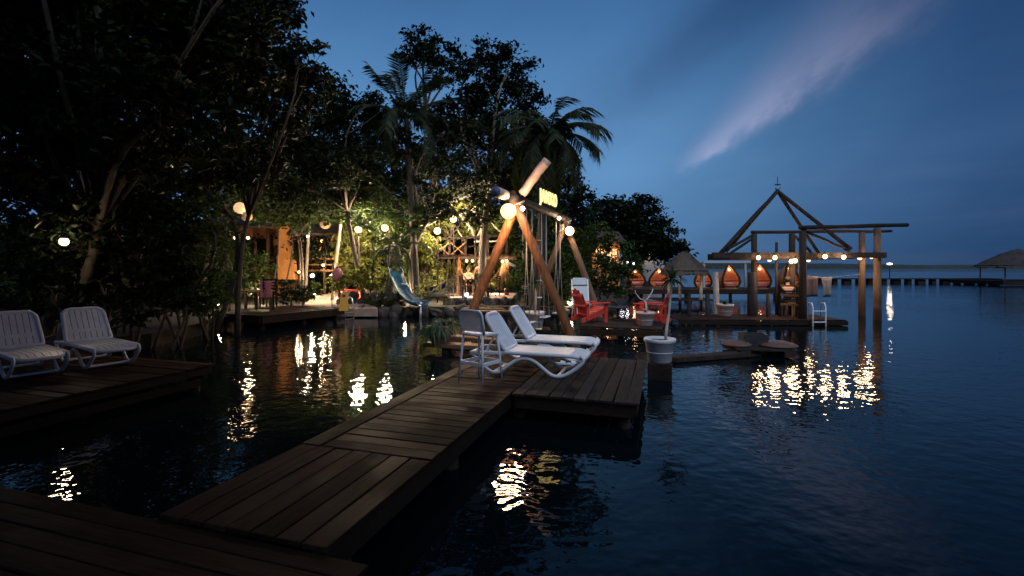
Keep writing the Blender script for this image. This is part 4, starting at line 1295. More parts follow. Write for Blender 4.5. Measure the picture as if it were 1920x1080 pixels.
# string lights under it
def string_lights(name, label, pts, power, r=.055, sag=.12, group='string lights', col=WARM, mat='bulb'):
    c0 = pts[0]
    t = thing(name, label, 'string lights', c0, 0, group)
    cab = []
    for a, b_ in zip(pts, pts[1:]):
        for i in range(6):
            f = i/6
            cab.append(a*(1-f) + b_*f + Vector((0,0,r*2.2 - sag*math.sin(PI*f))))
    cab.append(pts[-1] + Vector((0,0,r*2.2)))
    MB().tube(cab, .008, 4).build('cable', M['black'], t, False, True)
    bm = MB().sphere((0,0,0), r, 10, 8, (1,1,1.15)).mesh('bulb', M[mat], True)
    sm_ = MB().lathe([(0,r*2.2),(r*.5,r*2.1),(r*.5,r*.9),(r*.35,r*.85)], 8).mesh('socket', M['black'], True)
    for p_ in pts:
        bo = link('bulb', bm, t, p_ - c0)
        link('socket', sm_, bo)
        lamp_light(t, p_ - c0, power, col, r*1.5)
    return t
string_lights('string_lights', 'warm string bulbs glowing under the raised walkway', [pt(*q) for q in ((872,483,22.6),(875,489,22.0),(889,483,22.6),(886,489,21.9),(902,488,22.2),(907,482,22.8),(919,487,22.0),(942,490,21.8),(950,489,22.2))], 15, .06, .05)
# terrace floor, low wall, plank landing in front
ter = thing('terrace', 'low earth-and-stone terrace under the raised walkway', 'terrace', (pt(900,560,21.5).x, 21.5, .3))
out = [(pt(835,0,20.3).x, 20.3), (pt(960,0,20.3).x, 20.3), (pt(970,0,24.5).x, 24.5), (pt(830,0,24.5).x, 24.5)]
MB().prism(out, .2, .62).build('floor', M['path'], ter, False, True)
for i in range(9):
    o = link('stone', SM[i % 5], ter, Vector((pt(838+i*15,0,20.25).x, 20.25, .42)) - ter.location, (.1, .2, i*1.3)); o.scale = (.48,.35,.5)
MB().bar(W(893,545,20.9), W(960,545,20.9), .06, .06).build('rail', M['darkpost'], ter, world=True)
for px in (868, 916): MB().bar(Vector((pt(px,0,20.9).x,20.9,.5)), pt(px,544,20.9), .10, .10).build('rail_post', M['darkpost'], ter, world=True)
ld = thing('small_landing', 'short landing of two warm-lit boards between swing and shore', 'landing', (pt(935,585,18.3).x, 18.0, 0))
plank(ld, Vector((pt(905,0,18.7).x, 18.7, .34)), 0, 1.6, .26, M['plank'], .06)
plank(ld, Vector((pt(945,0,18.1).x, 18.1, .30)), -.04, 1.9, .30, M['plank'], .06)
for px, d in ((880,18.7),(918,18.4),(968,18.1)): pile(ld, pt(px,0,d), .27, .08)
# ================================================================== leaning pale poles and the bent branch
def pole(label, a, b_, r0, r1, mat='bamboo', name='leaning_pole'):
    t = thing(name, label, 'pole', a)
    rg2 = random.Random(int(a[0]*100) & 255)
    pts = [Vector(a) + (Vector(b_)-Vector(a))*(i/6) + Vector((rg2.uniform(-1,1),0,rg2.uniform(-1,1)))*.02*(0 < i < 6) for i in range(7)]
    MB().tube(pts, [r0+(r1-r0)*i/6 for i in range(7)], 8).build('shaft', M[mat], t, True, True)
    return t
pole('pale leaning pole right of the wooden hut', Vector((pt(622,0,21.0).x, 21.0, .3)), pt(641,392,21.4), .085, .07)
pole('thin grey pole left of the wooden hut', Vector((pt(572,0,21.6).x, 21.6, .3)), pt(581,400,21.8), .08, .06, 'bark')
bb = thing('bent_branch', 'pale bent branch forming a loop above the raised walkway', 'branch', pt(905,440,23.0))
MB().tube([pt(*q) for q in ((890,447,23),(884,430,23),(870,412,23),(862,402,23),(872,399,23),(888,398,23),(898,404,23),(903,418,23),(902,432,23),(893,446,23))], [.05,.05,.05,.05,.055,.055,.055,.055,.05,.045], 7).build('loop', M['bamboo'], bb, True, True)
MB().tube([pt(873,410,23), pt(882,420,23.1), pt(878,432,23.0)], [.035,.03,.02], 6).build('twig', M['twig'], bb, True, True)
for i, (a, b_) in enumerate((((895,393,24.6),(949,446,22.0)), ((855,425,24.0),(868,450,22.6)))):
    pole(('thin pale stick slanting from the lamp down to the swing', 'thin pale stick slanting under the small globe')[i], pt(*b_), pt(*a), .035, .03)

# ================================================================== orange building and wooden hut
ob = thing('orange_building', 'orange plastered building glimpsed through the trees, with a flared buttress', 'building', (pt(520,520,24.5).x, 24.5, .3))
out = [(525,424),(537,424),(536,445),(540,465),(547,490),(551,524),(521,524),(519,490),(522,460)]
mb = MB()
mb.prism([(pt(x,y,23.5).x, pt(x,y,23.5).z) for x, y in out], -.5, .0, Matrix(((1,0,0),(0,0,-1),(0,1,0))))
mb.v = [(v[0], v[1]+23.5, v[2]) for v in mb.v]; mb.build('buttress', M['orange'], ob, False, True)
MB().box((pt(470,0,25.5).x, 25.6, 2.4), (5.2, .25, 4.2)).build('wall', M['orange'], ob, False, True)
MB().box((pt(560,0,25.2).x, 25.2, 1.5), (.9, .25, 2.4)).build('wall', M['plank'], ob, False, True)
for px in (432, 478, 503): MB().tube([Vector((pt(px,0,24.6).x,24.6,.2)), Vector((pt(px,0,24.6).x,24.6,3.9))], .10, 8).build('post', M['post'], ob, True, True)
MB().bar(pt(425,478,24.4), pt(470,479,24.4), .06, .06).build('rail', M['twig'], ob, world=True)
MB().bar(pt(425,492,24.4), pt(470,493,24.4), .06, .06).build('rail', M['twig'], ob, world=True)
MB().bar(Vector((pt(470,0,24.4).x,24.4,1.6)), pt(470,476,24.4), .09, .09).build('rail_post', M['twig'], ob, world=True)
MB().box((pt(462,0,24.4).x, 24.4, 1.85), (2.6,.4,.10)).build('balcony_floor', M['plank'], ob, False, True)
mb = MB()
for i in range(13):
    x = pt(400,0,25).x + i*.34
    mb.bar((x, 23.6, 3.9), (x, 26.2, 5.0), .36, .12)
mb.build('thatch_roof', M['thatch'], ob, False, True)
for px, py in ((440,470),(495,470)):
    c_ = pt(px, py, 25.4)
    f_ = MB().box((c_.x, 25.46, c_.z), (.9,.08,1.3)).build('doorway', M['beam'], ob, False, True)
HD = 24.5
hut = thing('wooden_hut', 'raised wooden hut with plank walls and dark eaves behind the path', 'hut', (pt(605,510,HD).x, HD, .3))
xs0, xs1 = pt(572,0,HD).x, pt(655,0,HD).x
for i in range(13):
    w_ = (xs1-xs0)/13
    if i in (3, 4): continue
    MB().box((xs0+(i+.5)*w_, HD+.8, 2.75), (w_-.015, .04, 1.9)).build('plank', M['plank'], hut, False, True)
MB().box(((xs0+xs1)/2, HD+.5, 1.75), (xs1-xs0+.3, 1.9, .10)).build('floor', M['plank'], hut, False, True)
MB().box(((xs0+xs1)/2, HD+1.4, 2.75), (xs1-xs0, .05, 1.9)).build('back_wall', M['beam'], hut, False, True)
for x in (xs0, (xs0+xs1)/2, xs1):
    MB().tube([(x, HD-.35, .2), (x, HD-.35, 3.8)], .08, 8).build('post', M['post'], hut, True, True)
for z in (2.05, 2.35): MB().bar((xs0, HD-.35, z), (xs1, HD-.35, z), .06, .07).build('rail', M['plank'], hut, world=True)
for k in range(2):
    mb = MB()
    for i in range(9):
        x = xs0 - .35 + i*(xs1-xs0+.7)/8
        mb.bar((x, HD-.9 if k == 0 else HD+2.6, 3.55), (x, HD+.85, 4.75), .42, .14)
    mb.build('roof_slope', M['thatch'], hut, False, True)
wall_lamp('warm lamp under the eaves of the wooden hut', pt(604,452,24.2), 60, 'globe', .08)
wall_lamp('warm lamp low under the wooden hut\'s floor', pt(606,497,23.8), 60, 'globe', .08)
kp = pt(633,514,19.0)
rc = thing('red_lantern', 'dull red rounded lantern hanging from a curved pale hook by the path', 'lantern', (kp.x-.22, kp.y, .34))
zl = kp.z - .34
MB().sphere((.22,0,zl), .5, 16, 10, (.40,.40,.52)).build('shade', M['pinkcloth'], rc, True)
MB().tube([(0,0,-.2),(0,0,zl),(.01,0,zl+.34),(.06,0,zl+.46),(.14,0,zl+.48),(.21,0,zl+.42),(.22,0,zl+.24)], .020, 7).build('hook', M['bamboo'], rc, True)
MB().lathe([(0,zl+.30),(.07,zl+.29),(.08,zl+.245)], 12, (.22,0,0)).build('cap', M['black'], rc, True)
rb = thing('red_bench', 'low red bench among the plants right of the pale pole', 'bench', (pt(655,0,20.8).x, 20.8, .3))
MB().box((0,0,.62),(.95,.36,.06),None,.01).build('seat', M['red'], rb)
for s in (-1,1): MB().box((s*.4,0,.29),(.07,.30,.6)).build('leg', M['red'], rb)

bx_ = thing('cooler_box', 'pale blue box standing on the bank behind the near swing', 'box', (pt(1002,0,20.2).x, 20.2, .34))
MB().box((0,0,.62),(.75,.45,.40),None,.03).build('body', m_plain('pale_blue_plastic', (.16,.30,.38), .5, .1, 6), bx_)
MB().box((0,0,.85),(.79,.49,.07),None,.02).build('lid', M['greyw'], bx_)
for s_ in (-1,1): MB().box((s_*.3,0,.21),(.07,.4,.42)).build('leg', M['beam'], bx_)
fb_ = thing('fallen_branch', 'bare pale branch slanting across the bank behind the swing', 'branch', pt(985,505,20.0))
MB().tube([pt(952,493,20.0),pt(972,502,19.9),pt(995,511,19.8),pt(1022,515,19.7)],[.06,.055,.045,.03],7).build('stem', M['twig'], fb_, True, True)
MB().tube([pt(995,511,19.8),pt(1008,500,19.7),pt(1014,492,19.7)],[.03,.025,.012],6).build('twig', M['twig'], fb_, True, True)
# ================================================================== planter on a beam raft between jetty and swing
p = at(850, 652, .14)
br = thing('beam_raft', 'low raft of two warm-lit beams carrying the planter', 'raft', (p.x, p.y, 0))
for k, (a, b_) in enumerate((((798,645),(945,653)), ((850,632),(938,640)))):
    A1_, B1_ = at(*a, .16), at(*b_, .16)
    MB().bar(A1_, B1_, .30, .10, bev=.01).build('beam', M['plank'], br, world=True)
for px, py in ((838,652),(925,655)):
    q = at(px, py, .1); pile(br, q, .10, .13)
p = at(826, 642, .215)
pl = thing('planter', 'clay planter of trailing grey-green plants on the beam raft', 'planter', (p.x, p.y+.02, .213))
MB().lathe([(0,0),(.22,0),(.24,.02),(.30,.34),(.33,.35),(.335,.40),(.30,.40),(.29,.36),(0,.36)], 4, (0,0,0), PI/4-.3, PI/4-.3+2*PI).build('pot', M['terra'], pl)
rg = random.Random(2); mb = MB(); blade_leaves(mb, (0,0,.38), 200, .50, .045, rg, (.0, 1.45), .75); mb.build('leaves', M['leafb'], pl)
mb = MB(); blade_leaves(mb, (.22,.05,.40), 70, .42, .05, rg, (.1, 1.4), .7); blade_leaves(mb, (-.2,-.1,.36), 50, .50, .045, rg, (-.1, .7), 1.1); mb.build('trailing_leaves', M['leafm'], pl)
p = at(1003, 607, .25)
t = thing('potted_palm', 'white pot with a thin-stemmed plant behind the near swing', 'potted plant', (p.x, p.y, .10), 0)
make_pot(t, .30, .52, M['pot'])
MB().tube([(0,0,.4),(.03,0,.9),(.02,.02,1.35)], [.035,.03,.025], 7).build('stem', M['twig'], t, True)
mb = MB(); blade_leaves(mb, (.02,.02,1.35), 40, .5, .05, rg, (-.2,1.3), .5); mb.build('crown', M['leafm'], t)
MB().box((0,0,-.03),(.9,.8,.08)).build('stand', M['beam'], t)

# ================================================================== deck with the red chairs
rz0 = .33
q0, q1 = at(1088, 611, rz0), at(1240, 618, rz0)
rd_ = thing('chair_deck', 'plank deck carrying the red chairs beside the swing', 'deck', ((q0.x+q1.x)/2, q0.y+1, 0))
ax = (q1 - q0).normalized(); ay = Vector((-ax.y, ax.x, 0)); Lr = (q1-q0).length; an_ = math.atan2(ax.y, ax.x)
n_ = 13
for i in range(n_):
    plank(rd_, q0 + ax*(Lr/2) + ay*((i+.5)*2.5/n_), an_, Lr, 2.5/n_-.012, M['deck2'])
MB().bar(q0 + ay*-.02 + Vector((0,0,-.13)), q1 + ay*-.02 + Vector((0,0,-.13)), .06, .17).build('fascia', M['beam'], rd_, world=True)
for a, b_ in ((.2,.15),(Lr/2,.15),(Lr-.2,.15),(.2,2.3),(Lr-.2,2.3)): pile(rd_, q0 + ax*a + ay*b_, .24, .08)
def adirondack(label, loc, rz, mat='red'):
    t = thing('adirondack_chair', label, 'armchair', loc, rz, 'red slatted armchairs')    # +y front
    m_ = M[mat]
    for s in (-1, 1):
        MB().bar((s*.27,.36,.0),(s*.27,.36,.55),.05,.11).build('front_leg', m_, t)
        MB().bar((s*.26,.40,.34),(s*.26,-.48,.08),.03,.12).build('side_rail', m_, t)
        MB().box((s*.33,.05,.565),(.15,.80,.03),None,.008).build('armrest', m_, t)
        MB().bar((s*.30,-.30,.10),(s*.30,-.30,.555),.03,.07).build('arm_post', m_, t)
    for i in range(6):
        f = i/5
        MB().box((0, .40-.62*f, .415-.18*f), (.52,.10,.022), Matrix.Rotation(R(16), 3, 'X'), .004).build('seat_slat', m_, t)
    for i in range(5):
        x = (i-2)*.105
        h = .80 - .05*abs(i-2)**1.6
        a = Vector((x*.85, -.20, .26)); b2 = Vector((x*1.15, -.20-h*.42, .26+h*.92))
        MB().bar(a, b2, .095, .02, (0,1,.3), .004).build('back_slat', m_, t)
    for f in (.35, .75):
        MB().bar((-.26,-.225-.80*.42*f,.26+.80*.92*f-.02),(.26,-.225-.80*.42*f,.26+.80*.92*f-.02),.025,.06).build('back_brace', m_, t)
    return t
c1 = at(1110, 606, rz0); c2 = at(1222, 609, rz0)
adirondack('red slatted armchair next to the white chair, on the deck by the swing', (c1.x-.02, c1.y+.25, rz0+.004), R(-62))
adirondack('red slatted armchair behind the pot with the bare shrub', (c2.x+.12, c2.y+.35, rz0+.004), R(62))
wc = c1 + Vector((-.12, .95, 0))
hb = thing('high_back_chair', 'pale grey high-backed sling chair behind the left red armchair', 'chair', (wc.x, wc.y, rz0+.004), R(-170))
for s in (-1, 1):
    MB().tube([(s*.26,.28,0),(s*.26,.22,.42),(s*.26,-.20,.46),(s*.26,-.32,1.22)], .018, 7).build('side_frame', M['white'], hb, True)
    MB().tube([(s*.26,-.30,0),(s*.26,-.16,.44)], .018, 7).build('rear_leg', M['white'], hb, True)
MB().box((0,.0,.44),(.48,.44,.03),None,.01).build('seat', M['greyw'], hb)
q = Matrix.Rotation(R(-9), 3, 'X')
MB().box((0,-.245,.74),(.50,.035,.54),Matrix.Rotation(R(9),3,'X'),.012).build('back_panel', M['greyw'], hb)
MB().box((0,-.318,1.15),(.46,.06,.24),Matrix.Rotation(R(9),3,'X'),.025).build('headrest', M['greyw'], hb)
tq = at(1160, 602, rz0)
rnd_table('small dark round side table between the red armchairs', (tq.x, tq.y+.1, rz0+.004), .34, .42, 'black', 'black')
pq = at(1212, 611, rz0)
t = thing('potted_shrub', 'pinkish pot with a bare forked white shrub on the chair deck', 'potted plant', (pq.x, pq.y+.12, rz0+.004))
make_pot(t, .265, .37, M['pinkpot'])
MB().tube([(0,0,.3),(.03,0,.46),(.02,0,.62),(-.01,.0,.68)], [.030,.026,.024,.02], 7).build('stem', M['twig'], t, True)
MB().tube([(.0,0,.67),(.10,0,.77),(.20,.02,.92),(.22,.02,1.0)], [.022,.018,.014,.010], 6).build('branch', M['twig'], t, True)
MB().tube([(-.01,0,.68),(-.14,.02,.73),(-.26,.0,.88),(-.28,.0,.96)], [.02,.016,.012,.008], 6).build('branch', M['twig'], t, True)
mb = MB(); blade_leaves(mb, (0,0,.33), 60, .22, .02, rg, (.2,1.4), .5); mb.build('leaves', M['leafy'], t)

# ================================================================== low float beam and the float with a kayak
a_, b_ = at(1258, 674, .06), at(1420, 662, .06)
fb = thing('float_beam', 'long low beam lying just above the water right of the white pot', 'beam', a_)
MB().bar(a_, b_, .26, .12, bev=.02).build('timber', M['darkpost'], fb, world=True)
q0, q1 = at(1385, 666, .06), at(1495, 668, .06)
fl = thing('float_raft', 'small square float moored at the end of the low beam', 'float', ((q0+q1)/2 + Vector((0,.45,0))))
ax = (q1-q0).normalized(); ay = Vector((-ax.y, ax.x, 0)); Lf = (q1-q0).length
for i in range(7): plank(fl, (q0+q1)/2 + ay*(.1+i*.17) + Vector((0,0,.12)), math.atan2(ax.y, ax.x), Lf, .155, M['deck2'])
for s in (.15, Lf-.15): MB().bar(q0 + ax*s + ay*.0 + Vector((0,0,.03)), q0 + ax*s + ay*1.2 + Vector((0,0,.03)), .2, .12).build('pontoon', M['darkpost'], fl, world=True)
kc = (q0+q1)/2 + ay*.55
for i, (dx, s_, mt, lb) in enumerate(((-.46, .62, 'hullbrown', 'dull clay-coloured overturned bowl-shaped float at the raft\'s left end'), (.42, .78, 'hullbrown', 'brownish overturned round float at the raft\'s right end'))):
    tt = thing('round_float', lb, 'float', kc + ax*dx + Vector((0,0,.122)), 0, 'round floats on the raft')
    MB().lathe([(.34*s_*1.5,0),(.36*s_*1.5,.03),(.30*s_*1.5,.07),(.16*s_*1.5,.11),(0,.12)], 20).build('hull', M[mt], tt, True)
    MB().lathe([(.345*s_*1.5,.012),(.365*s_*1.5,.02),(.345*s_*1.5,.04)], 20).build('rim', M['darkpost'], tt, True)
cr = thing('crate', 'low dark crate between the two round floats', 'crate', kc + ax*-.05 + ay*.12 + Vector((0,0,.124)), math.atan2(ax.y, ax.x))
for z in (.04,.13,.22): 
    for s in (-1,1): MB().box((0,s*.2,z),(.5,.02,.07)).build('slat', M['black'], cr)
for s in (-1,1): MB().box((s*.24,0,.13),(.025,.36,.26)).build('end', M['black'], cr)

# ================================================================== pier and open timber pavilion
PZ = .19
A_, B_ = at(1272, 599, PZ), at(1588, 600.5, PZ)
pr = thing('pier', 'long low plank pier running under the open pavilion', 'pier', ((A_+B_)/2 + Vector((0,1,0))))
ax = (B_-A_).normalized(); ay = Vector((-ax.y, ax.x, 0)); Lp = (B_-A_).length; pan = math.atan2(ax.y, ax.x)
for i in range(11):
    plank(pr, A_ + ax*(Lp/2) + ay*((i+.5)*.17), pan, Lp, .158, M['deck'])
MB().bar(A_ + ay*-.02 + Vector((0,0,-.10)), B_ + ay*-.02 + Vector((0,0,-.10)), .05, .13).build('fascia', M['beam'], pr, world=True)
MB().bar(B_ + ax*.02 + Vector((0,0,-.10)), B_ + ax*.02 + ay*1.87 + Vector((0,0,-.10)), .05, .13).build('fascia', M['beam'], pr, world=True)
for k in range(6):
    for b2 in (.15, 1.7): pile(pr, A_ + ax*(.2 + k*(Lp-.4)/5) + ay*b2, .12, .08)
def vpost(parent, px, d, ztop, r=.12, mat='darkpost', name='post', lean=0, z0=-.6):
    x = (px-CX)/F*d
    MB().tube([(x,d,z0),(x+lean*.5,d,(z0+ztop)/2),(x+lean,d,ztop)], [r*1.1,r,r*.92], 10).build(name, M[mat], parent, True, True)
    return Vector((x+lean, d, ztop))
pv = thing('pavilion', 'open timber pavilion frame with bare pyramid roof poles over the pier', 'pavilion', ((1500-CX)/F*17, 17, 0))
F1 = vpost(pv, 1505, 16.2, 3.16, .12); F2 = vpost(pv, 1645, 17.5, 3.36, .125, 'post')
B1 = vpost(pv, 1414, 17.8, 3.16, .11); B2 = vpost(pv, 1616, 18.8, 3.30, .115, 'post'); M1 = vpost(pv, 1485, 17.6, 3.16, .115)
vpost(pv, 1410, 17.2, 1.75, .16); vpost(pv, 1456, 17.7, 2.85, .05)
def pbeam(a, b_, r, name='beam', mat='darkpost'):
    rg2 = random.Random(int(abs(a.x*97)))
    pts = [a + (b_-a)*(i/6) + Vector((0,0,rg2.uniform(-.015,.015))) for i in range(7)]
    return MB().tube(pts, [r*rg2.uniform(.93,1.07) for _ in range(7)], 9).build(name, M[mat], pv, True, True)
fd = (F2-F1).normalized(); bd_ = (B2-B1).normalized()
pbeam(F1 - fd*.12 + Vector((0,0,.11)), pt(1701, 422, 18.1), .075)
pbeam(B1 - bd_*.1 + Vector((0,0,.06)), pt(1671, 433.5, 19.4), .06)
# ring beam
ZR = 2.36
RL, RR_ = Vector(((1336-CX)/F*17.3, 17.3, ZR)), Vector(((1662-CX)/F*17.2, 17.25, ZR))
BL, BR = Vector(((1345-CX)/F*20.0, 20.0, ZR)), Vector(((1600-CX)/F*20.0, 20.0, ZR))
MB().bar(RL, RR_, .14, .20).build('ring_beam', M['darkpost'], pv, world=True)
MB().bar(RL + Vector((-.05,.25,-.06)), RL + Vector((4.2,.35,-.06)), .12, .22).build('ring_beam', M['darkpost'], pv, world=True)
MB().bar(BL, BR, .14, .18).build('ring_beam', M['darkpost'], pv, world=True)
MB().bar(RL + Vector((.3,.1,.0)), BL + Vector((.3,0,0)), .14, .18).build('ring_beam', M['darkpost'], pv, world=True)
MB().bar(Vector(((1610-CX)/F*17.3,17.35,ZR+.02)), BR + Vector((.1,0,0.02)), .14, .18).build('ring_beam', M['darkpost'], pv, world=True)
AP = pt(1458, 358, 18.3)
for q, r_ in ((pt(1350,476,17.4),.07), (pt(1596,468,17.5),.07), (pt(1536,476,20.0),.065), (pt(1362,472,20.0),.06)):
    pbeam(q, AP, r_, 'hip_pole')
for a, b_ in (((1352,474,17.5),(1412,440,17.8)), ((1368,476,17.6),(1412,447,17.8)), ((1508,433,16.4),(1592,470,17.4)), ((1490,443,17.6),(1520,472,18.0))):
    pbeam(pt(*a), pt(*b_), .05, 'strut')
# finial
fn = thing('weather_vane', 'small ornament vane on the pavilion\'s peak', 'weather vane', AP)
MB().tube([(0,0,-.02),(0,0,.32)], .015, 6).build('rod', M['black'], fn)
MB().box((0,0,.24),(.22,.015,.05)).build('arrow', M['black'], fn)
MB().prism([(-.02,0),(.10,.10),(.12,.16),(.02,.06),(-.10,.12),(-.08,.04)], -.008, .008, Matrix(((1,0,0),(0,0,-1),(0,1,0)))).build('bird', M['black'], fn)
fn.children[2].location = (0,0,.22)
# railings and stair shapes under it
rl = thing('pier_railing', 'dark rail and bench frames on the pier beneath the pavilion', 'railing', (pt(1460,0,17.2).x, 17.2, PZ))
for z in (.62, .95, 1.28): MB().bar(Vector((pt(1462,0,17.0).x,17.0,z)), Vector((pt(1505,0,16.4).x,16.4,z)), .05, .07).build('rail', M['plank'], rl, world=True)
for px, d in ((1462,17.0),(1496,16.6)): MB().bar(Vector((pt(px,0,d).x,d,PZ)), Vector((pt(px,0,d).x,d,1.32)), .08, .08).build('rail_post', M['darkpost'], rl, world=True)
for px in (1292, 1326, 1440): MB().tube([Vector((pt(px,0,16.9).x,16.9,-.5)), Vector((pt(px,0,16.9).x,16.9,1.0))], .07, 8).build('mooring_post', M['darkpost'], rl, True, True)
pp = thing('pale_post', 'pale weathered mooring post left of the pavilion', 'post', (pt(1343,0,18.6).x, 18.6, 0))
MB().tube([(0,0,-.5),(.0,0,.7),(-.03,0,1.75)], [.12,.11,.10], 9).build('shaft', M['twig'], pp, True)
pq = at(1366, 594, PZ)
t = thing('potted_plant', 'pinkish pot standing on the pier left of the pavilion', 'potted plant', (pq.x, pq.y+.3, PZ+.004)); make_pot(t, .30, .42, M['pinkpot'])
mb = MB(); blade_leaves(mb, (0,0,.38), 60, .35, .04, rg, (.1,1.3), .5); mb.build('leaves', M['leafm'], t)
# white swim ladder
lq = at(1522, 607, .08); lq2 = at(1546, 607, .08)
la_ = thing('swim_ladder', 'white swim ladder hooked over the pier edge', 'ladder', (lq.x, lq.y, 0))
for q in (lq, lq2):
    MB().tube([q + Vector((0,-.06,-.6)), q + Vector((0,-.06,.55)), q + Vector((0,.0,.68)), q + Vector((0,.18,.66)), q + Vector((0,.22,.12))], .022, 8).build('rail', M['white'], la_, True, True)
for z in (.14, .50, -.2): MB().bar(Vector((lq.x,lq.y-.06,z)), Vector((lq2.x,lq2.y-.06,z)), .05, .025).build('rung', M['white'], la_, world=True)
# bulbs strung along the pavilion
string_lights('string_lights', 'row of warm bulbs strung along the pavilion\'s ring beam', [pt(*q) for q in ((1422,483,17.2),(1443,487,19.2),(1453,483,17.2),(1484,490,17.1),(1491,489,16.9),(1516,487,18.8),(1547,481,17.15),(1582,482,17.1),(1612,483,17.3),(1622,480,19.0),(1634,481,18.2))], 15, .072, .06)

# ================================================================== far landing with lit pods, thatched umbrella
FD = 30.0
fz = .55
fp = thing('far_landing', 'far wooden landing where the lit pods stand', 'landing', (pt(1330,0,FD).x, FD, 0))
xa, xb = pt(1150,0,FD).x, pt(1500,0,FD).x
for i in range(22):
    plank(fp, Vector((xa + (i+.5)*(xb-xa)/22, FD+1.3, fz)), PI/2, 3.4, (xb-xa)/22-.02, M['deck2'])
MB().bar((xa,FD-.42,fz-.16),(xb,FD-.42,fz-.16),.08,.26).build('fascia', M['beam'], fp, world=True)
for i in range(9): pile(fp, (xa+.3+i*(xb-xa-.6)/8, FD-.2), fz-.05, .10)
def pod(label, px, d, w, h, zb, power):
    t = thing('lit_pod', label, 'cabana', (pt(px,0,d).x, d, zb), math.sin(px)*.35, 'lit cabanas on the far landing')
    prof = [(.30,0),(.44,.14),(.50,.30),(.46,.46),(.34,.66),(.20,.84),(.08,.97),(.0,1.0)]
    op = R(66)
    P_ = [(r*w, z*h) for r, z in prof]
    MB().lathe(P_, 20, (0,0,0), -PI/2+op, -PI/2+2*PI-op).build('shell', M['ocurtain'], t, True)
    t.children[-1].modifiers.new('thick', 'SOLIDIFY').thickness = .05
    for s in (-1, 1):
        a = -PI/2 + s*op
        MB().tube([(r*1.03*math.cos(a), r*1.03*math.sin(a), z) for r, z in P_[:-1]], .075, 7).build('rim', M['darkpost'], t, True)
    MB().bar((-.45*w,-.28*w,h*.33),(.45*w,-.28*w,h*.33),.05,.05).build('rail', M['darkpost'], t)
    MB().lathe([(0,0),(w*.42,0),(w*.42,.06),(0,.06)], 16, (0,0,0)).build('floor', M['plank'], t)
    MB().box((.1*w,.10*w,h*.17),(w*.5,w*.3,h*.16),None,.04).build('cushion', M['pinkcloth'], t)
    bo = MB().sphere((0,-.05*w,h*.80), .07, 10, 8).build('bulb', M['bulb'], t, True)
    lamp_light(t, (0,-.05*w,h*.80), power, WARM, .10)
    return t
for px, d, w, h, pw, lb in ((1366,30.5,1.35,1.5,6,'orange-lit pod left of the pavilion\'s first post'), (1424,30.5,1.3,1.55,6,'orange-lit pod behind the pavilion\'s first post'),
                            (1478,30.8,1.35,1.6,6,'orange-lit pod behind the middle of the pavilion'), (1318,31.5,1.1,1.35,5.5,'orange-lit pod right of the thatched umbrella'),
                            (1236,33.0,1.4,1.3,5,'dim lit pod left of the thatched umbrella\'s post'), (1190,33.5,1.4,1.3,5,'dim lit pod at the landing\'s left end')):
    pod(lb, px, d, w, h, fz+.005, pw)
MB().bar((pt(1320,0,31).x,31.2,2.25),(pt(1420,0,31).x,31.2,2.25),.2,.12).build('canopy_beam', M['whitewall'], fp, world=True)
for px in (1322, 1400): MB().bar((pt(px,0,31).x,31.2,fz),(pt(px,0,31).x,31.2,2.2),.12,.12).build('canopy_post', M['whitewall'], fp, world=True)
def palapa(label, px, d, zb, r, z0, z1, posts, seed=0):
    t = thing('thatched_umbrella', label, 'palapa', (pt(px,0,d).x, d, zb), 0, 'thatched shelters')
    rg2 = random.Random(seed)
    mb = MB()
    n = 40
    for ring, (f0, f1) in enumerate(((.45,1.08),(.2,.62),(0.0,.34))):
        for i in range(n):
            a = 2*PI*(i+.5*ring)/n
            rr0, rr1 = r*f0, r*f1*rg2.uniform(.95,1.05)
            zz = lambda q: z0 + (z1-z0)*(1-q/r)**1.0 + .12*math.sin(PI*min(1, q/r))*(z1-z0) + .03*(2-ring)*0 + .04*ring
            wd = 2*PI/n*.75
            vs = []
            for q, aw in ((rr0,.9),((rr0+rr1)/2,1),(rr1,1)):
                for s in (-1, 1):
                    vs.append((q*math.cos(a+s*wd*aw), q*math.sin(a+s*wd*aw), zz(q) - (.12 if q == rr1 else 0) + rg2.uniform(-.02,.02)))
            mb.add(vs, [(0,1,3,2),(2,3,5,4)])
    mb.lathe([(r*1.0,z0+.02),(r*.5,z0+(z1-z0)*.52),(.02,z1-.02)], 24)
    mb.build('thatch', M['thatch'], t)
    for (x, y) in posts:
        MB().tube([(x,y,-1.2 if zb < .3 else -.4),(x,y,z0+(z1-z0)*(1-min(.95, math.hypot(x,y)/r))*.8)], .075, 8).build('post', M['twig'], t, True)
    return t
palapa('grey thatched umbrella on pale posts in the middle distance', 1283, 24.0, .3, 1.15, 1.45, 2.35, ((-.8,-.1),(.78,-.15),(0,.6)), 3)
ub = thing('umbrella_base', 'small wooden platform under the thatched umbrella', 'platform', (pt(1283,0,24).x, 24.0, 0))
for i in range(10): plank(ub, Vector((pt(1283,0,24).x - 1.35 + i*.3, 24.2, .32)), PI/2, 2.4, .285, M['deck2'])
for sx in (-1.2, 0, 1.2): pile(ub, (pt(1283,0,24).x+sx, 23.2), .26, .09)
palapa('thatched waterside shelter at the right border', 1908, 52.0, .5, 3.4, 1.6, 3.3, ((-2.6,-1.2),(2.6,-1.2),(-2.6,1.5),(0,-2.2)), 8)
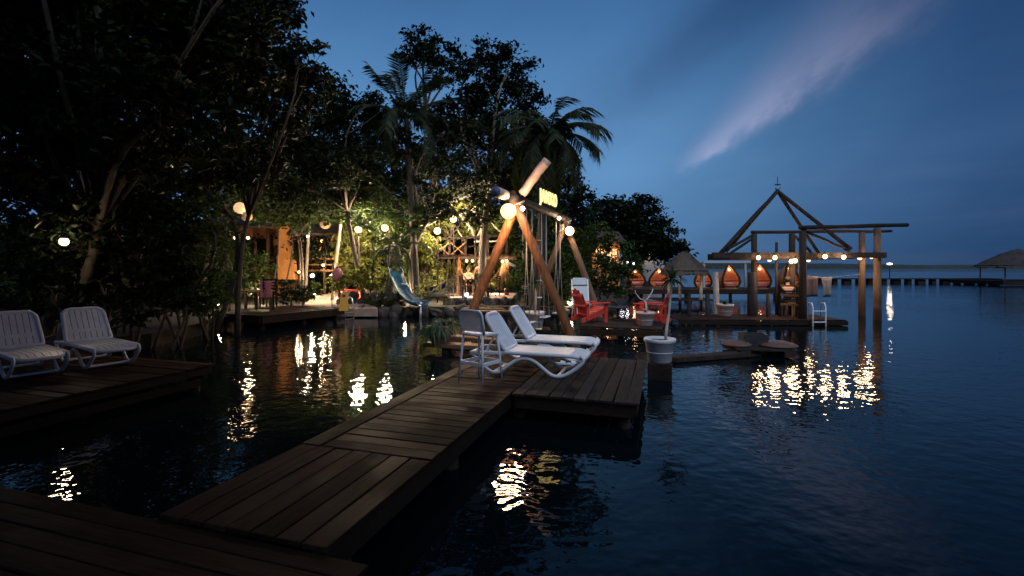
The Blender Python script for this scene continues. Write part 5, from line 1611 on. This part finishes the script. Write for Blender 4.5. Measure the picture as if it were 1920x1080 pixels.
# ================================================================== long jetty, its lamp
jd = 57.0
lj = thing('long_jetty', 'long dark jetty crossing the lagoon towards the right border', 'jetty', (pt(1700,0,jd).x, jd, 0))
xa, xb = pt(1530,0,jd).x, pt(1935,0,jd-4).x
MB().box(((xa+xb)/2, jd, .52), (xb-xa, 1.6, .10)).build('deck', M['darkpost'], lj, False, True)
for i in range(15):
    x = xa + .5 + i*(xb-xa-1)/14
    MB().box((x, jd-.3, 0), (.5 if i % 2 else .9, .5, .9)).build('pier_block', M['darkpost'], lj, False, True)
MB().box((pt(1905,0,52).x, 52.0, .30), (9, 6, .4)).build('platform', M['darkpost'], lj, False, True)
sl_ = thing('jetty_lamp', 'white lamp on a short mast on the long jetty', 'lamp', (pt(1668,0,jd).x, jd, .6))
MB().tube([(0,0,0),(0,0,1.6)], .05, 7).build('mast', M['black'], sl_)
MB().sphere((0,0,1.68), .20, 12, 8, (1.6,1,.6)).build('lamp_head', M['cold'], sl_, True)
lamp_light(sl_, (0,0,1.68), 30, WARM2, .22)
# far dusk-lit houses by the dark tree
for i, (px, py, d, w_, h_, lb) in enumerate(((1137,478,36,1.6,1.2,'lit cabin window front among the bushes right of the swing'), (1210,472,48,3.0,1.4,'small pale cabin under the dark distant tree'))):
    hz = thing('cabin', lb, 'cabin', (pt(px,0,d).x, d, .3), 0, 'small cabins on the far bend')
    zc = H + (HY-py)/F*d
    MB().box((0,.9,(zc+h_)/2-.15),(w_*1.3,1.55,zc+h_*.5)).build('wall', M['whitewall'] if i else M['orange'], hz)
    for k in range(3 if i else 4):
        wn_ = MB().box((0,0,0),(.30 if not i else .42,.06,h_*.75)).build('window', M['paper'] if not i else M['dimpaper'], hz)
        wn_.location = ((k-1.5)*.42*(1 if not i else 1.6), .06, zc-.3)
        MB().box((0,-.035,0),(.03,.03,h_*.75)).build('mullion', M['beam'], wn_)
    mb = MB()
    mb.prism([(-w_*.95,0),(w_*.95,0),(w_*.5,.9),(-w_*.5,.9)], -.4, 2.0, Matrix(((1,0,0),(0,0,1),(0,1,0)))); mb.v = [(v[0], v[1], v[2]+zc+h_*.45) for v in mb.v]
    mb.build('roof', M['thatch'], hz)
    lamp_light(hz, (0,-.8,zc-.3), 14, WARM, .1)
# ================================================================== people (small in the picture)
def skin_mesh(name, verts, edges, radii, mat, parent, root=0, sub=2):
    me = bpy.data.meshes.new(name)
    me.from_pydata([tuple(v) for v in verts], edges, [])
    me.materials.append(mat)
    o = link(name, me, parent)
    o.modifiers.new('skin', 'SKIN').use_smooth_shade = True
    sv = me.skin_vertices[0].data if me.skin_vertices else None
    if sv is None:
        return o
    for i, r_ in enumerate(radii):
        sv[i].radius = r_ if isinstance(r_, tuple) else (r_, r_)
        sv[i].use_root = (i == root)
    s = o.modifiers.new('sub', 'SUBSURF'); s.levels = sub; s.render_levels = sub
    return o
def person(label, loc, rz, J, shirt, shorts, scale=1.0, hair='hair'):
    """J: joint positions in metres, facing +y. keys: pelvis chest neck head shL elL haL shR elR haR hipL knL anL hipR knR anR"""
    t = thing('person', label, 'person', loc, rz)
    t.scale = (scale,)*3
    names = ['pelvis','belly','chest','neck','headb','head','shL','elL','haL','fiL','shR','elR','haR','fiR','hipL','knL','anL','toL','hipR','knR','anR','toR']
    J = {k: Vector(v) for k, v in J.items()}
    J['belly'] = J['pelvis']*.5 + J['chest']*.5
    hd = (J['head']-J['neck']).normalized()
    J['headb'] = J['neck'] + hd*.07
    for s in 'LR':
        d = (J['ha'+s]-J['el'+s]).normalized(); J['fi'+s] = J['ha'+s] + d*.10
        f = Vector((0,1,0)); J['to'+s] = J['an'+s] + f*.17 + Vector((0,0,-.05))
    rad = dict(pelvis=(.14,.11), belly=(.13,.10), chest=(.155,.11), neck=.055, headb=.075, head=(.088,.10), hip=.085, kn=.058, an=.042, to=.035, sh=.058, el=.043, ha=.036, fi=.02)
    R_ = [rad.get(n, rad.get(n[:-1])) for n in names]
    E = [('pelvis','belly'),('belly','chest'),('chest','neck'),('neck','headb'),('headb','head')]
    for s in 'LR':
        E += [('chest','sh'+s),('sh'+s,'el'+s),('el'+s,'ha'+s),('ha'+s,'fi'+s),('pelvis','hip'+s),('hip'+s,'kn'+s),('kn'+s,'an'+s),('an'+s,'to'+s)]
    ix = {n: i for i, n in enumerate(names)}
    skin_mesh('body', [J[n] for n in names], [(ix[a], ix[b]) for a, b in E], R_, M['skin'], t)
    def sub_(name, ns, es, mat, k):
        ii = {n: i for i, n in enumerate(ns)}
        rr = []
        for n in ns:
            r_ = rad.get(n, rad.get(n[:-1], .06))
            rr.append((r_[0]*k, r_[1]*k) if isinstance(r_, tuple) else r_*k)
        skin_mesh(name, [J[n] for n in ns], [(ii[a], ii[b]) for a, b in es], rr, M[mat], t)
    J['mL'] = J['shL']*.35 + J['elL']*.65; J['mR'] = J['shR']*.35 + J['elR']*.65; rad['m'] = .055
    sub_('shirt', ['pelvis','belly','chest','shL','mL','shR','mR'], [('pelvis','belly'),('belly','chest'),('chest','shL'),('shL','mL'),('chest','shR'),('shR','mR')], shirt, 1.15)
    J['nL'] = J['hipL']*.2 + J['knL']*.8; J['nR'] = J['hipR']*.2 + J['knR']*.8; rad['n'] = .075
    sub_('shorts', ['pelvis','hipL','nL','hipR','nR'], [('pelvis','hipL'),('hipL','nL'),('pelvis','hipR'),('hipR','nR')], shorts, 1.2)
    mb = MB().sphere(tuple(J['head'] + Vector((0,-.018,.03))), .118, 14, 10, (.92,1.02,.98))
    mb.build('hair', M[hair], t, True)
    # face: eyes, nose, mouth, ears
    h_ = J['head']; 
    for s in (-1, 1):
        MB().sphere((h_.x+s*.034, h_.y+.097, h_.z-.005), .012, 8, 6).build('eye', M['white'], t, True)
        MB().sphere((h_.x+s*.095, h_.y+.0, h_.z-.015), .028, 8, 6, (.4,.7,1)).build('ear', M['skin'], t, True)
    MB().sphere((h_.x, h_.y+.108, h_.z-.03), .016, 8, 6, (.8,1,1.5)).build('nose', M['skin'], t, True)
    MB().sphere((h_.x, h_.y+.095, h_.z-.068), .022, 8, 6, (1.2,.5,.35)).build('mouth', M['pinkcloth'], t, True)
    return t
lean = dict(pelvis=(0,0,.92), chest=(0,.26,1.27), neck=(0,.36,1.42), head=(0,.46,1.56), shL=(-.19,.25,1.30), elL=(-.27,.42,1.05), haL=(-.20,.62,.98), shR=(.19,.25,1.30), elR=(.27,.42,1.05), haR=(.20,.62,.98),
            hipL=(-.10,0,.90), knL=(-.12,.06,.48), anL=(-.13,-.02,.09), hipR=(.10,0,.90), knR=(.12,.08,.48), anR=(.14,.02,.09))
sit = dict(pelvis=(0,0,.52), chest=(0,.02,.95), neck=(0,.04,1.12), head=(0,.07,1.27), shL=(-.19,.02,.99), elL=(-.26,.14,.74), haL=(-.14,.36,.76), shR=(.19,.02,.99), elR=(.26,.14,.74), haR=(.14,.36,.76),
           hipL=(-.10,.03,.50), knL=(-.13,.44,.50), anL=(-.13,.42,.09), hipR=(.10,.03,.50), knR=(.13,.44,.50), anR=(.13,.42,.09))
tz = .622
pp_ = pt(905, 0, 21.9)
person('person in salmon shirt and dark shorts bending over the terrace table, back turned', (pp_.x, 21.7, tz), R(20), lean, 'salmon', 'darkcloth', .98)
ps_ = pt(881, 0, 22.6)
person('person in pale shirt seated at the terrace table facing the lagoon', (ps_.x-.1, 22.75, tz), R(200), sit, 'paleshirt', 'darkcloth', .98)
tt = thing('terrace_table', 'dark square table on the terrace between the two people', 'table', (pt(893,0,22.3).x, 22.35, tz))
MB().box((0,0,.73),(.9,.7,.05),None,.01).build('table_top', M['beam'], tt)
for sx in (-1,1):
    for sy in (-1,1): MB().box((sx*.38,sy*.28,.35),(.06,.06,.70)).build('leg', M['beam'], tt)
dining_chair('dark chair under the seated person on the terrace', (ps_.x-.1, 22.80, tz), R(200), 'beam', 'terrace chairs')
dining_chair('dark chair at the left end of the terrace', (pt(868,0,21.8).x, 21.8, tz), R(-60), 'darkpost', 'terrace chairs')
dining_chair('dark chair at the right end of the terrace near the leaning post', (pt(925,0,21.9).x, 21.9, tz), R(70), 'darkpost', 'terrace chairs')
pk = pt(1470, 0, 17.6)
person('person in dark clothes seated on the pier under the pavilion, seen from behind', (pk.x, 17.35, PZ), R(-15), sit, 'darkcloth', 'darkcloth', 1.0)
dining_chair('dark chair under the person on the pier', (pk.x, 17.33, PZ+.004), R(-15), 'darkpost', 'pier chairs')
dining_chair('empty dark chair on the pier right of the seated person', (pt(1487,0,17.2).x, 17.2, PZ+.004), R(100), 'plank', 'pier chairs')
# cloths hung to dry at the pavilion's right side
hx = pt(1535,0,17.6)
ln = thing('clothes_line', 'drying line slung between the pavilion posts', 'clothes line', (pt(1512,0,17.4).x, 17.4, 1.62))
MB().tube([pt(1507,516,17.0), pt(1535,520,17.3), pt(1560,520,17.6), pt(1612,514,18.6)], .008, 5).build('line', M['rope'], ln, False, True)
drape('hanging_towel', 'dull brown towel hung on the drying line beside the pavilion\'s dark post', pt(1521,519,17.2), .50, .72, .5, .012, R(5), 'hullbrown', 'towel', 8, .02)
drape('hanging_cloth', 'dark grey cloth hung on the drying line right of the brown towel', pt(1550,521,17.5), .42, .70, .45, .012, R(8), 'dullcloth', 'cloth', 9, .02)
